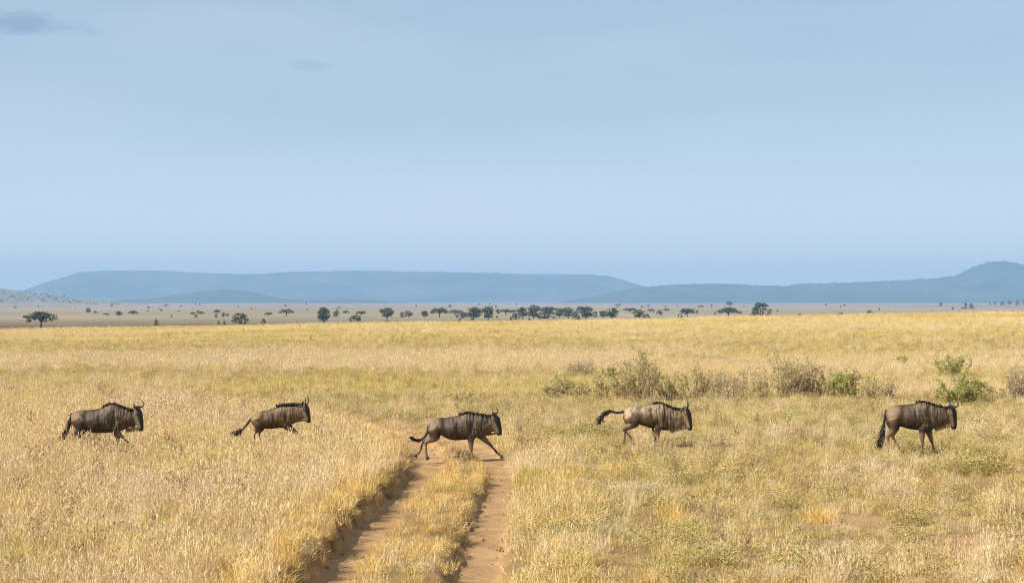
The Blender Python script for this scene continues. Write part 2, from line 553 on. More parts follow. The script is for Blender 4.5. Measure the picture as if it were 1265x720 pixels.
TUFTS = {}
def tuft_set(kind, mat, count, fn):
    c = bpy.data.collections.new('tufts_' + kind)
    for i in range(count):
        V, Fc = [], []
        fn(V, Fc)
        me = bpy.data.meshes.new('tuft_' + kind)
        me.from_pydata([tuple(v) for v in V], [], Fc)
        me.materials.append(mat)
        me.update()
        o = bpy.data.objects.new('tuft_' + kind, me)
        c.objects.link(o)
    TUFTS[kind] = (c, count)

def disc(r):
    a = rng.uniform(0, 2 * math.pi); q = r * math.sqrt(rng.random())
    return (q * math.cos(a), q * math.sin(a), -0.03), a

def t_straw(V, Fc):
    for i in range(46):
        b, a = disc(0.24)
        L = rng.uniform(0.24, 0.52)
        p, an, d = blade(V, Fc, b, rng.uniform(0, 6.28), L, rng.uniform(0.005, 0.009), rng.choice((0.25, 0.45, 0.85)) * rng.random(), rng.uniform(-0.1, 0.75))
        if rng.random() < 0.55:
            head(V, Fc, p, d, an, rng.uniform(0.05, 0.11), rng.uniform(0.005, 0.010))
    for i in range(22):
        b, a = disc(0.26)
        blade(V, Fc, b, rng.uniform(0, 6.28), rng.uniform(0.14, 0.32), rng.uniform(0.006, 0.010), rng.uniform(0.1, 1.0), rng.uniform(0.1, 0.9))
def t_golden(V, Fc):
    for i in range(58):
        b, a = disc(0.2)
        blade(V, Fc, b, a + rng.uniform(-1.2, 1.2), rng.uniform(0.16, 0.36), rng.uniform(0.006, 0.011), rng.uniform(0.05, 0.55), rng.uniform(0.3, 1.0))
def t_green(V, Fc):
    for i in range(90):
        b, a = disc(0.2)
        h = rng.uniform(0.04, 0.20)
        p = Vector((b[0] * 1.2, b[1] * 1.2, h))
        s = Vector((rng.uniform(-1, 1), rng.uniform(-1, 1), rng.uniform(-.5, .5))).normalized() * rng.uniform(0.009, 0.019)
        t = s.cross(Vector((rng.uniform(-1, 1), rng.uniform(-1, 1), rng.uniform(-1, 1)))).normalized() * rng.uniform(0.006, 0.012)
        i0 = len(V); V.extend([p - s, p - t, p + s, p + t]); Fc.append((i0, i0 + 1, i0 + 2, i0 + 3))
        if i % 3 == 0:
            blade(V, Fc, b, a, rng.uniform(0.12, 0.24), 0.006, rng.uniform(0, .5), 0.3)
def t_weed(V, Fc):
    for i in range(13):
        b, a = disc(0.1)
        L = rng.uniform(0.25, 0.5)
        p, an, d = blade(V, Fc, b, rng.uniform(0, 6.28), L, 0.008, rng.uniform(0, 0.4), rng.uniform(-.2, .3))
        for k in range(5):
            q = Vector(b).lerp(p, rng.uniform(0.45, 1.0))
            blade(V, Fc, q, rng.uniform(0, 6.28), rng.uniform(0.05, 0.12), 0.007, rng.uniform(0.2, 0.9), 0.2)
            if k < 3: head(V, Fc, q + Vector((rng.uniform(-.04, .04), rng.uniform(-.04, .04), 0.03)), d, an, rng.uniform(0.03, 0.05), rng.uniform(0.01, 0.018))
def t_bleached(V, Fc):
    for i in range(70):
        b, a = disc(0.15)
        blade(V, Fc, b, a + rng.uniform(-0.6, 0.6), rng.uniform(0.3, 0.6), rng.uniform(0.006, 0.010), rng.uniform(0.15, 0.7), rng.uniform(0.35, 0.85), 3)

M_straw = leaf_material('straw_blades', [(0.0, (0.78, 0.62, 0.38)), (0.5, (0.84, 0.71, 0.48)), (1.0, (0.56, 0.39, 0.19))], (0.76, 0.59, 0.27), 0.22)
M_gold = leaf_material('golden_blades', [(0.0, (0.68, 0.50, 0.16)), (0.5, (0.75, 0.58, 0.25)), (1.0, (0.50, 0.36, 0.11))], (0.58, 0.48, 0.16), 0.10, bands=((0.74, 0.60, 0.33), (0.52, 0.45, 0.14), (0.54, 0.35, 0.12), (0.62, 0.52, 0.16)))
M_herb = leaf_material('olive_herbs', [(0.0, (0.42, 0.36, 0.12)), (0.5, (0.50, 0.41, 0.15)), (1.0, (0.32, 0.27, 0.09))], (0.44, 0.33, 0.12), 0.4, bands=((0.42, 0.36, 0.14), (0.34, 0.32, 0.10), (0.42, 0.26, 0.10), (0.46, 0.46, 0.10)))
M_weed = leaf_material('dry_weeds', [(0.0, (0.38, 0.26, 0.14)), (0.5, (0.50, 0.36, 0.20)), (1.0, (0.26, 0.17, 0.09))])
M_shade_thatch = leaf_material('shade_brown_thatch', [(0.0, (0.28, 0.185, 0.085)), (0.5, (0.46, 0.32, 0.14)), (1.0, (0.15, 0.095, 0.05))])  # overhanging grass; its dark browns stand in for shade on the bank
M_blch = leaf_material('bleached_blades', [(0.0, (0.72, 0.60, 0.40)), (0.5, (0.78, 0.66, 0.45)), (1.0, (0.62, 0.48, 0.28))])
tuft_set('straw', M_straw, 8, t_straw)
tuft_set('golden', M_gold, 8, t_golden)
M_gilt = leaf_material('gilded_blades', [(0.0, (0.80, 0.55, 0.17)), (0.5, (0.86, 0.64, 0.26)), (1.0, (0.60, 0.38, 0.11))], (0.74, 0.52, 0.18), 0.3)
tuft_set('gilt', M_gilt, 8, t_golden)
tuft_set('green', M_herb, 6, t_green)
tuft_set('weed', M_weed, 6, t_weed)
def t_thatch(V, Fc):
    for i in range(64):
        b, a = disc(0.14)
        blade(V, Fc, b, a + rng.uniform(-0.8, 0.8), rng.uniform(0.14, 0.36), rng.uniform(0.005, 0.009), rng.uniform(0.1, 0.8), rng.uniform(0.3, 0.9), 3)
tuft_set('thatch', M_shade_thatch, 5, t_thatch)
tuft_set('bleached', M_blch, 4, t_bleached)

PTS = {k: [] for k in TUFTS}
def scatter():
    r = random.Random(11)
    cand = []
    Y = 15.0
    while Y < 292:
        if Y < 62: dens, dy = 11.0, 1.0
        elif Y < 120: dens, dy = 5.2, 2.0
        else: dens, dy = 1.7, 4.0
        half = (632.5 / F_PX) * (Y + dy) * 1.12 + 2.5
        for i in range(int(dens * dy * 2 * half)):
            cand.append((r.uniform(-half, half), Y + r.random() * dy))
        Y += dy
    C = np.array(cand)
    dz, fl, fr, dl, sl, dr, sr = rut_effect(C[:, 0], C[:, 1])
    Zb = base_z(C[:, 0], C[:, 1]) + dz
    inr = np.maximum(fl, fr)
    for i, (x, y) in enumerate(cand):
        e = inr[i] * (1 - 0.75 * min(1, max(0, (y - 45.5) / 3)))
        if e > 0.25 and not ((e < 0.7 and r.random() < 0.4) or r.random() < 0.035): continue
        dm = min(dl[i], dr[i])
        left = sl[i] < 0 and dl[i] < 1e8
        far_bend = y > 41 and dm < 1.1 and y < 68
        worn = math.exp(-(dm / 0.95) ** 2) if 40.5 < y < 52 else 0
        if far_bend and r.random() < (0.75 if y < 48 else 0.3) * math.exp(-(dm / 0.85) ** 2): continue
        # the animal crossing the track stands on trampled earth
        z = Zb[i] + und(x, y)
        u = r.random(); q1 = fbm(x, y, 0.16, 12); q2 = fbm(x, y, 0.5, 14); q3 = fbm(x * 0.5, y * 0.35, 0.09, 16)
        q4 = n2(x, y, 0.7, 41); q5 = n2(x, y, 0.28, 43)
        sc = r.uniform(0.7, 1.25) * (1 + 0.32 * q4 + 0.22 * q5); kind = 'golden'
        lean = r.uniform(0, 0.2) + max(0, q5) * 0.55; laz = q4 * 3.0 + r.uniform(-0.9, 0.9)
        between = (sl[i] > 0 and sr[i] < 0 and dl[i] < 3 and dr[i] < 3)
        left_field = (dl[i] > 1e8 and x < 0) or (sl[i] < 0 and dl[i] < 1e8)
        if y < 68:
            if between:
                kind = 'gilt' if u < 0.72 else ('golden' if u < 0.86 else ('green' if u < 0.95 else 'straw'))
                sc *= 0.72 if dm > 0.5 else 0.55
                if y > 44: sc *= 0.6
            elif left_field and not (y > 52 and q1 > 0.28):
                if dl[i] < 1.25 + 0.8 * q2:
                    kind = 'gilt' if u < 0.78 else 'straw'; sc *= 1.2
                    lean = r.uniform(0.05, 0.4); laz = r.uniform(-0.7, 0.5)
                    if dl[i] < 0.85: sc *= 0.72; lean += 0.15
                elif q1 > 0.16 and u < 0.62: kind = 'golden'
                else:
                    kind = 'straw' if u < 0.80 else ('weed' if u < 0.825 else ('golden' if u < 0.97 else 'green'))
                if y > 46: sc *= 1.05
                if y > 44 and dm < 1.3: sc *= 0.75
            else:
                b = bare_patch(x, y)
                if r.random() < b * 0.8: continue
                if b > 0.3: sc *= 0.7
                if dr[i] < 1.7 and y < 47:
                    kind = 'gilt' if u < 0.35 else ('golden' if u < 0.68 else ('straw' if u < 0.86 else 'green')); sc *= 0.95
                    if dr[i] < 0.55: sc *= 0.75
                else:
                    g = 0.24 + max(0, q2) * 1.0
                    s_ = 0.16 + max(0, -q1) * 0.7
                    if u < g: kind = 'green'; sc *= 1.05
                    elif u < g + s_: kind = 'straw'; sc *= 0.66
                    elif u < g + s_ + 0.035: kind = 'weed'; sc *= 0.7
                    elif u < g + s_ + 0.05: kind = 'bleached'; sc *= 0.8
                    else: kind = 'golden'; sc *= 0.66 + 0.35 * max(-0.4, q1)
        else:
            pale = math.exp(-((y - 104 - 8 * q2) / 9.0) ** 2) * (1 if x < 6 + 6 * q2 else 0.25)
            greenb = math.exp(-((y - 87) / 6.0) ** 2) * (0.75 if x < 4 else 0.3) + math.exp(-((y - 140) / 14.0) ** 2) * 0.4
            v = q3 * 1.5
            if r.random() < pale * 0.95: kind = 'straw' if u < 0.6 else 'bleached'; sc *= 1.15
            elif r.random() < greenb * 0.7 + max(0, q1) * 0.25: kind = 'green'; sc *= 1.0
            elif r.random() < 0.30 + v: kind = 'straw'; sc *= 0.8
            elif u < 0.012: kind = 'weed'
            else: kind = 'golden'; sc *= 0.95
            if kind == 'weed': sc *= 0.8
            if y > 120: sc *= 1.2
            if y > 105 and q1 > 0.16 and r.random() < 0.65: kind = 'green'; sc = r.uniform(0.9, 1.5)
            if y > 120 and q2 > 0.3 and r.random() < 0.7: continue
        if kind == 'green' and y > 200: sc *= 0.8
        if e > 0.25: sc *= 0.5 if e < 0.7 else 0.3
        rx = lean * -math.sin(laz); ry = lean * math.cos(laz)
        PTS[kind].append((x, y, z, rx, ry, r.uniform(0, 6.28), sc, r.randrange(TUFTS[kind][1])))
scatter()
# a few strong clumps the photograph shows on the right-hand grass
def clump(kind, cx, cy, rx_, ry_, count, s):
    X0, Y0 = px(cx, cy)
    for i in range(count):
        a = rng.uniform(0, 6.28); q = math.sqrt(rng.random())
        x = X0 + math.cos(a) * q * rx_; y = Y0 + math.sin(a) * q * ry_
        PTS[kind].append((x, y, ground_z1(x, y), rng.uniform(-.15, .15), rng.uniform(-.15, .15), rng.uniform(0, 6.28), s * rng.uniform(0.8, 1.2), rng.randrange(TUFTS[kind][1])))
for i_ in range(95):
    cy_ = rng.uniform(520, 725); right_ = i_ < 62
    cx_ = rng.uniform(660, 1290) if right_ else rng.uniform(-20, 330)
    kd = rng.choice(['gilt', 'straw', 'bleached', 'green', 'green', 'golden']) if right_ else rng.choice(['straw', 'straw', 'gilt', 'golden', 'bleached'])
    clump(kd, cx_, cy_, rng.uniform(0.15, 0.4), rng.uniform(0.15, 0.4), rng.randint(5, 11), rng.uniform(0.85, 1.25) if kd != 'bleached' else rng.uniform(0.5, 0.8))
for i_ in range(420):
    x_ = rng.uniform(-34, 8); y_ = rng.gauss(104, 5) + 3 * math.sin(x_ * 0.3)
    PTS['bleached' if i_ % 3 else 'straw'].append((x_, y_, ground_z1(x_, y_), rng.uniform(-.1, .1), rng.uniform(-.1, .1), rng.uniform(0, 6.28), rng.uniform(0.9, 1.4), rng.randrange(4)))
clump('green', 1217, 586, 0.6, 0.45, 26, 1.5)
clump('green', 870, 596, 0.9, 0.6, 26, 1.2)
clump('green', 730, 540, 0.4, 0.4, 14, 1.7)
clump('green', 700, 660, 0.5, 0.5, 16, 1.2)
clump('bleached', 785, 612, 0.55, 0.45, 20, 0.9)
clump('bleached', 1100, 575, 0.7, 0.5, 10, 0.7)
clump('weed', 880, 640, 0.5, 0.3, 9, 0.7)
clump('straw', 665, 575, 0.6, 1.6, 40, 0.9)
clump('golden', 668, 600, 0.5, 2.5, 40, 1.15)
clump('weed', 650, 556, 0.25, 0.25, 4, 1.0)

def bank_shade_thatch():  # dark tufts along the rut walls, painting their shade
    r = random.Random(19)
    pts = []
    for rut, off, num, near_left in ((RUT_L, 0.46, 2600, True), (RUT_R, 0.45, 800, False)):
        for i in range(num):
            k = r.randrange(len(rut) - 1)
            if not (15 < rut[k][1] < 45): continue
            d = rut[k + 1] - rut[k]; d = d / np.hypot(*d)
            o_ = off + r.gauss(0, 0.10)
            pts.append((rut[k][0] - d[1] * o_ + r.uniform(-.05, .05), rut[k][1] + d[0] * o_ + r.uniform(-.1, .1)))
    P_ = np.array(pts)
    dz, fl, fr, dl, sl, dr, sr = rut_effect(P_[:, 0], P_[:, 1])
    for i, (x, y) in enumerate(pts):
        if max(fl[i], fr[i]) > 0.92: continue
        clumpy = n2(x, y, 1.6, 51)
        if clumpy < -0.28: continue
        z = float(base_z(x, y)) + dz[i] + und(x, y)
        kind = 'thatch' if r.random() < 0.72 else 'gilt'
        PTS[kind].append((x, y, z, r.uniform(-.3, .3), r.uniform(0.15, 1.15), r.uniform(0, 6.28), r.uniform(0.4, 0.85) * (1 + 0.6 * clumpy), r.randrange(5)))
bank_shade_thatch()
def clods():
    V, Fc = [], []
    r = random.Random(77)
    for rut, hw_ in ((RUT_L, 0.42), (RUT_R, 0.36)):
        for i in range(700):
            k = r.randrange(len(rut) - 1)
            p_ = rut[k]
            if not (16 < p_[1] < 50): continue
            x = p_[0] + r.choice((-1, 1)) * hw_ * r.random() ** 0.5; y = p_[1] + r.uniform(-.2, .2)
            z = ground_z1(x, y); q = r.uniform(0.008, 0.028) if r.random() < 0.93 else r.uniform(0.03, 0.05)
            i0 = len(V)
            for a, b, c in ((1, 0, 0), (0, 1, 0), (-1, 0, 0), (0, -1, 0), (0.2, 0.1, 0.8), (0, 0, -0.6)):
                V.append(Vector((x + (a + r.uniform(-.3, .3)) * q, y + (b + r.uniform(-.3, .3)) * q, z + 0.3 * q + c * q)))
            for a, b in ((0, 1), (1, 2), (2, 3), (3, 0)):
                Fc.append((i0 + a, i0 + b, i0 + 4)); Fc.append((i0 + b, i0 + a, i0 + 5))
    o = mesh_obj('soil_clods', V, Fc, M_ground)
    tag(o, 'loose clods of dry soil lying in the ruts', 'soil', kind='stuff')
clods()

def gn_instancer(name, kind, label, cat):
    pts = np.array(PTS[kind], dtype=np.float32)
    me = bpy.data.meshes.new(name)
    me.vertices.add(len(pts)); me.vertices.foreach_set('co', pts[:, :3].ravel())
    a = me.attributes.new('rot', 'FLOAT_VECTOR', 'POINT'); a.data.foreach_set('vector', np.ascontiguousarray(pts[:, 3:6]).ravel())
    a = me.attributes.new('sc', 'FLOAT', 'POINT'); a.data.foreach_set('value', np.ascontiguousarray(pts[:, 6]))
    a = me.attributes.new('pick', 'INT', 'POINT'); a.data.foreach_set('value', pts[:, 7].astype(np.int32))
    o = bpy.data.objects.new(name, me)
    link(o); tag(o, label, cat, kind='stuff')
    g = bpy.data.node_groups.new('scatter_' + kind, 'GeometryNodeTree')
    g.interface.new_socket('Geometry', in_out='INPUT', socket_type='NodeSocketGeometry')
    g.interface.new_socket('Geometry', in_out='OUTPUT', socket_type='NodeSocketGeometry')
    gi = g.nodes.new('NodeGroupInput'); go = g.nodes.new('NodeGroupOutput')
    ci = g.nodes.new('GeometryNodeCollectionInfo')
    ci.inputs['Collection'].default_value = TUFTS[kind][0]
    ci.inputs['Separate Children'].default_value = True
    ci.inputs['Reset Children'].default_value = True
    ip = g.nodes.new('GeometryNodeInstanceOnPoints')
    ip.inputs['Pick Instance'].default_value = True
    def named(nm, t):
        q = g.nodes.new('GeometryNodeInputNamedAttribute'); q.data_type = t
        q.inputs['Name'].default_value = nm
        return q.outputs['Attribute']
    g.links.new(gi.outputs[0], ip.inputs['Points'])
    g.links.new(ci.outputs[0], ip.inputs['Instance'])
    g.links.new(named('pick', 'INT'), ip.inputs['Instance Index'])
    er = g.nodes.new('FunctionNodeEulerToRotation')
    g.links.new(named('rot', 'FLOAT_VECTOR'), er.inputs[0])
    g.links.new(er.outputs[0], ip.inputs['Rotation'])
    g.links.new(named('sc', 'FLOAT'), ip.inputs['Scale'])
    g.links.new(ip.outputs[0], go.inputs[0])
    md = o.modifiers.new('scatter', 'NODES'); md.node_group = g
    return o
gn_instancer('straw_grass', 'straw', 'tall pale straw grass with dry seed heads', 'grass')
gn_instancer('golden_grass', 'golden', 'short golden grass over the open field', 'grass')
gn_instancer('gilded_grass', 'gilt', 'bright yellow grass along and between the ruts', 'grass')
gn_instancer('ground_cover', 'green', 'low olive green herbs among the grass', 'ground cover')
gn_instancer('dry_weeds', 'weed', 'sparse brown dry weeds among the grass', 'weeds')
gn_instancer('shade_brown_thatch', 'thatch', 'overhanging grass coloured dark brown for the shade on the rut banks', 'grass')
gn_instancer('bleached_grass', 'bleached', 'pale bleached grass tussocks', 'grass')

# ------------------------------------------------------------------ trees
M_bark = bark_material('acacia_bark', (0.10, 0.075, 0.05), (0.20, 0.16, 0.11), 1.5)
M_leaf = {
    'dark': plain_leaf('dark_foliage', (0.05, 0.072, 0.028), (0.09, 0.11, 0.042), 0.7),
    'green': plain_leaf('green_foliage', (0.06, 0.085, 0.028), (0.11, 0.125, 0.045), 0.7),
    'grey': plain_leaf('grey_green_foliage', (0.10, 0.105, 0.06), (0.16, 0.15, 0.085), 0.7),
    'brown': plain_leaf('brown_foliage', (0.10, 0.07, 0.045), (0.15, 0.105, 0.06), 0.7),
}
def tube(V, Fc, pts, radii, k=6):
    i0 = len(V); nP = len(pts)
    for i, p_ in enumerate(pts):
        t = (pts[min(i + 1, nP - 1)] - pts[max(i - 1, 0)]).normalized()
        a = t.cross(Vector((0, 1, 0)))
        if a.length < 0.1: a = t.cross(Vector((1, 0, 0)))
        a.normalize(); b = t.cross(a)
        for j in range(k):
            th = 2 * math.pi * j / k
            V.append(p_ + (a * math.cos(th) + b * math.sin(th)) * radii[i])
    for i in range(nP - 1):
        for j in range(k):
            q = i0 + i * k
            Fc.append((q + j, q + (j + 1) % k, q + k + (j + 1) % k, q + k + j))
    Fc.append(tuple(i0 + j for j in range(k - 1, -1, -1)))
    Fc.append(tuple(i0 + (nP - 1) * k + j for j in range(k)))

def leafquad(V, Fc, p, s, r, flat=0.0):
    nrm = Vector((r.gauss(0, 1), r.gauss(0, 1), r.gauss(0, 1) + flat)).normalized()
    a = nrm.cross(Vector((r.uniform(-1, 1), r.uniform(-1, 1), r.uniform(-1, 1)))).normalized() * s
    b = nrm.cross(a).normalized() * s * r.uniform(0.5, 0.9)
    i = len(V)
    V.extend([p - a, p - b, p + a, p + b]); Fc.append((i, i + 1, i + 2, i + 3))

def make_tree_mesh(kind, seed):
    """unit tree: 1 wide, 1 tall; trunk and crown meshes"""
    r = random.Random(seed)
    TV, TF, CV, CF = [], [], [], []
    clumps = []
    if kind == 'umbrella':
        fork = r.uniform(0.3, 0.42)
        tube(TV, TF, [Vector((0, 0, -0.03)), Vector((r.uniform(-.02, .02), 0, fork * .6)), Vector((r.uniform(-.03, .03), 0, fork))], [0.035, 0.028, 0.024])
        for i in range(8):
            a = i * 0.785 + r.uniform(-.3, .3); q = r.uniform(0.15, 0.36)
            e = Vector((q * math.cos(a), q * math.sin(a), r.uniform(0.7, 0.85)))
            m = Vector((e.x * 0.4, e.y * 0.4, (fork + e.z) * 0.5 + 0.04))
            tube(TV, TF, [Vector((0, 0, fork - 0.03)), m, e], [0.018, 0.012, 0.006], 5)
        for i in range(48):
            a = r.uniform(0, 6.28); q = 0.43 * math.sqrt(r.random())
            z = 0.80 - 0.26 * (q / 0.43) ** 2 + r.uniform(-0.22, 0.12)
            clumps.append((Vector((q * math.cos(a), q * math.sin(a), z)), r.uniform(0.08, 0.13), 0.8))
    elif kind == 'broad':
        fork = r.uniform(0.22, 0.3)
        tube(TV, TF, [Vector((0, 0, -0.03)), Vector((r.uniform(-.03, .03), 0, fork))], [0.04, 0.03])
        for i in range(6):
            a = i * 1.05 + r.uniform(-.3, .3); q = r.uniform(0.12, 0.3)
            e = Vector((q * math.cos(a), q * math.sin(a), r.uniform(0.5, 0.75)))
            tube(TV, TF, [Vector((0, 0, fork - 0.03)), Vector((e.x * .5, e.y * .5, (fork + e.z) * .5)), e], [0.022, 0.015, 0.007], 5)
        for i in range(58):
            a = r.uniform(0, 6.28); u = r.random() ** 0.5; h = r.uniform(0.22, 0.93)
            prof = math.sqrt(max(0.03, 1 - ((h - 0.56) / 0.42) ** 2)) * (0.8 + 0.25 * math.sin(a * 2 + seed))
            q = 0.42 * u * prof
            clumps.append((Vector((q * math.cos(a), q * math.sin(a), h)), r.uniform(0.09, 0.15), 0.85))
    elif kind == 'bush':
        for i in range(7):
            a = i * 0.9 + r.uniform(-.3, .3); q = r.uniform(0.15, 0.35)
            e = Vector((q * math.cos(a), q * math.sin(a), r.uniform(0.35, 0.75)))
            tube(TV, TF, [Vector((0.02 * math.cos(a), 0.02 * math.sin(a), -0.03)), Vector((e.x * .4, e.y * .4, e.z * .55)), e], [0.018, 0.012, 0.006], 5)
        for i in range(46):
            a = r.uniform(0, 6.28); h = r.uniform(0.06, 0.9)
            prof = math.sqrt(max(0.02, 1 - h ** 1.6)) * (0.85 + 0.2 * math.sin(a * 3 + seed))
            q = 0.46 * prof * r.random() ** 0.45
            clumps.append((Vector((q * math.cos(a), q * math.sin(a), h)), r.uniform(0.07, 0.13), 0.9))
    for c, s, fl in clumps:
        for i in range(26):
            v = Vector((r.gauss(0, 1), r.gauss(0, 1), r.gauss(0, 1)))
            v = v.normalized() * s * r.random() ** 0.35
            v.z *= fl
            leafquad(CV, CF, c + v, r.uniform(0.022, 0.044), r, 0.6)
    def me(nm, V, Fc):
        m = bpy.data.meshes.new(nm); m.from_pydata([tuple(v) for v in V], [], Fc); m.update(); return m
    return me('trunk', TV, TF), me('crown', CV, CF)

TREE_LIB = {}
def tree_mesh(kind, var, leaf):
    key = (kind, var, leaf)
    if key not in TREE_LIB:
        if (kind, var) not in TREE_LIB:
            TREE_LIB[(kind, var)] = make_tree_mesh(kind, var * 13 + len(kind))
        t, c = TREE_LIB[(kind, var)]
        t2 = t.copy(); c2 = c.copy()
        t2.materials.append(M_bark); c2.materials.append(M_leaf[leaf])
        TREE_LIB[key] = (t2, c2)
    return TREE_LIB[key]

def low_z(X, Y):
    return float(base_z(X, Y))

def far_ground(x, yb):
    """where the sight line of pixel (x, yb) meets the land beyond the crest"""
    Y = F_PX * (CAM_H - LOW_Z) / max(yb - HOR, 1.2)
    return (x - 632.5) / F_PX * Y, Y

TREE_N = [0]
def tree(x, w, top, yb, kind, leaf, name, label, group=None, cat='tree', at=None):
    if name in ('plain_tree', 'distant_tree', 'shrub'): w *= 0.82
    X, Y = far_ground(x, yb) if at is None else at
    z = low_z(X, Y) - 0.05 if at is None else at_z(at)
    wid = w / F_PX * Y
    hgt = max((yb - top) / F_PX * Y, 0.6) + 0.2
    TREE_N[0] += 1
    var = TREE_N[0] % 4
    o = empty(name, (X, Y, z), (TREE_N[0] * 2.399) % 6.28)
    k_ = 1.3 if w < 18 else 1.16
    o.scale = (wid * k_, wid * k_, hgt * 1.1)
    tag(o, label, cat, group)
    t, c = tree_mesh(kind, var, leaf)
    link(bpy.data.objects.new('trunk', t), o)
    link(bpy.data.objects.new('crown', c), o)
    return o
def at_z(at): return low_z(*at)

G1 = 'acacias beyond the crest of the field'
TREES = [
 (51, 38, 385.5, 405, 'umbrella', 'dark', 'wide double-crowned acacia on a thin bare trunk, standing alone'),
 (297, 23, 386, 400.5, 'bush', 'green', 'round green bush tree with foliage down to the grass'),
 (400, 23, 381, 399.5, 'broad', 'dark', 'tall dark acacia on a short trunk with low side clumps'),
 (354, 18, 382, 390.5, 'umbrella', 'grey', 'greyish flat-topped acacia pair beside the tall dark acacia'),
 (415, 8, 385, 392, 'broad', 'grey', 'thin see-through grey tree just behind the tall dark acacia'),
 (439, 16, 389, 398, 'bush', 'dark', 'low dark bush tree in front of a small grey acacia'),
 (446, 11, 384, 391.5, 'umbrella', 'grey', 'small grey acacia rising behind a low dark bush tree'),
 (478, 25, 381.5, 393, 'broad', 'green', 'wide green acacia with a low sweeping crown'),
 (497, 8, 386, 392, 'bush', 'grey', 'small brownish grey bush tree next to the wide green acacia'),
 (505, 10, 384.5, 391.5, 'broad', 'grey', 'small grey tree with a rounded brownish crown'),
 (525, 11, 384.5, 392, 'broad', 'dark', 'small compact dark tree standing beside a pale wide acacia'),
 (543, 22, 380.5, 392, 'umbrella', 'green', 'pale green acacia with a wide domed crown'),
 (562, 20, 383, 389.5, 'umbrella', 'grey', 'faint pale flat acacia behind the domed green one'),
 (571, 13, 385, 393, 'bush', 'dark', 'low dark bush tree at the foot of two dense dark trees'),
 (585, 20, 380.5, 395, 'broad', 'dark', 'largest dense dark tree of the touching pair'),
 (603, 15, 380.5, 395, 'broad', 'dark', 'narrower dense dark tree touching its larger neighbour'),
 (625, 12, 382, 389.5, 'umbrella', 'grey', 'small hazy grey acacia in the gap of the tree line'),
 (637, 9, 386, 394.5, 'bush', 'brown', 'small dark brown bush tree opening the long tree line'),
 (646, 13, 380.5, 393.5, 'broad', 'green', 'rounded green tree near the open end of the tree line'),
 (659, 14, 378.5, 393.5, 'broad', 'dark', 'tallest dark tree of the long tree line'),
 (676, 22, 381, 393.5, 'bush', 'green', 'widest green tree of the long tree line, crown low'),
 (680, 16, 378.5, 388.5, 'umbrella', 'grey', 'flat grey crown showing above the widest green tree'),
 (691, 11, 382, 392.5, 'broad', 'green', 'narrow green tree next to the widest of the line'),
 (702, 13, 381, 393, 'broad', 'dark', 'dark tree with a rounded top in the line'),
 (711, 9, 385, 394.5, 'bush', 'dark', 'short dark bush tree below the rounded dark tree'),
 (724, 15, 382, 394, 'broad', 'dark', 'dark tree standing under a flat umbrella crown'),
 (722, 17, 378.5, 389, 'umbrella', 'dark', 'thin flat umbrella crown rising above a dark tree'),
 (735, 8, 385.5, 391.5, 'bush', 'green', 'small low green tree between two darker ones'),
 (745, 11, 385, 392.5, 'broad', 'green', 'small green tree leaning on the last tree of the line'),
 (756, 13, 381.5, 394, 'broad', 'dark', 'last tall dark tree closing the long tree line'),
 (778, 15, 380.5, 386.5, 'umbrella', 'green', 'pale green flat umbrella acacia standing apart on the plain'),
 (790, 15, 383.5, 393.5, 'broad', 'green', 'dark green acacia with a low bush at its side'),
 (799, 9, 388, 394, 'bush', 'brown', 'low brown bush touching a dark green acacia'),
 (815, 8, 383, 389, 'bush', 'dark', 'small round dark tree alone on pale ground'),
 (849, 17, 381, 392.5, 'umbrella', 'dark', 'umbrella acacia with a neat domed crown and thin trunks'),
 (900, 27, 380, 392, 'umbrella', 'dark', 'widest umbrella acacia with a flat spreading crown'),
 (940, 29, 374.5, 391, 'bush', 'dark', 'tall shaggy dark green thicket shaped like a mound'),
 (1074, 7, 382.5, 389, 'bush', 'green', 'little pointed bush alone on the crest of the field'),
]
for x, w, top, yb, kind, leaf, lab in TREES:
    if 570 < x < 765: w *= 1.22
    tree(x, w, top, yb, kind, leaf, 'acacia_tree' if kind != 'bush' else 'bush_tree', lab, G1)
# small shrubs close behind the crest
for x, w, top, yb in [(193, 8, 395.5, 402.5), (270, 5, 397, 401.5), (277, 5, 396.5, 401.5), (326, 7, 393, 400), (367, 5, 398, 401), (478, 6, 395, 399.5),
                      (568, 5, 394, 397), (583, 6, 393, 396.5), (614, 4, 390, 393), (631, 5, 392, 396), (645, 5, 393, 396), (654, 4, 392.5, 395.5), (842, 4, 389, 393), (838, 3, 389, 392.5), (988, 6, 387.5, 390.5), (1039, 8, 385.5, 390)]:
    tree(x, w, top, yb, 'bush', 'brown', 'shrub', 'small brown shrub poking up just behind the golden field', 'brown shrubs behind the field', 'shrub')
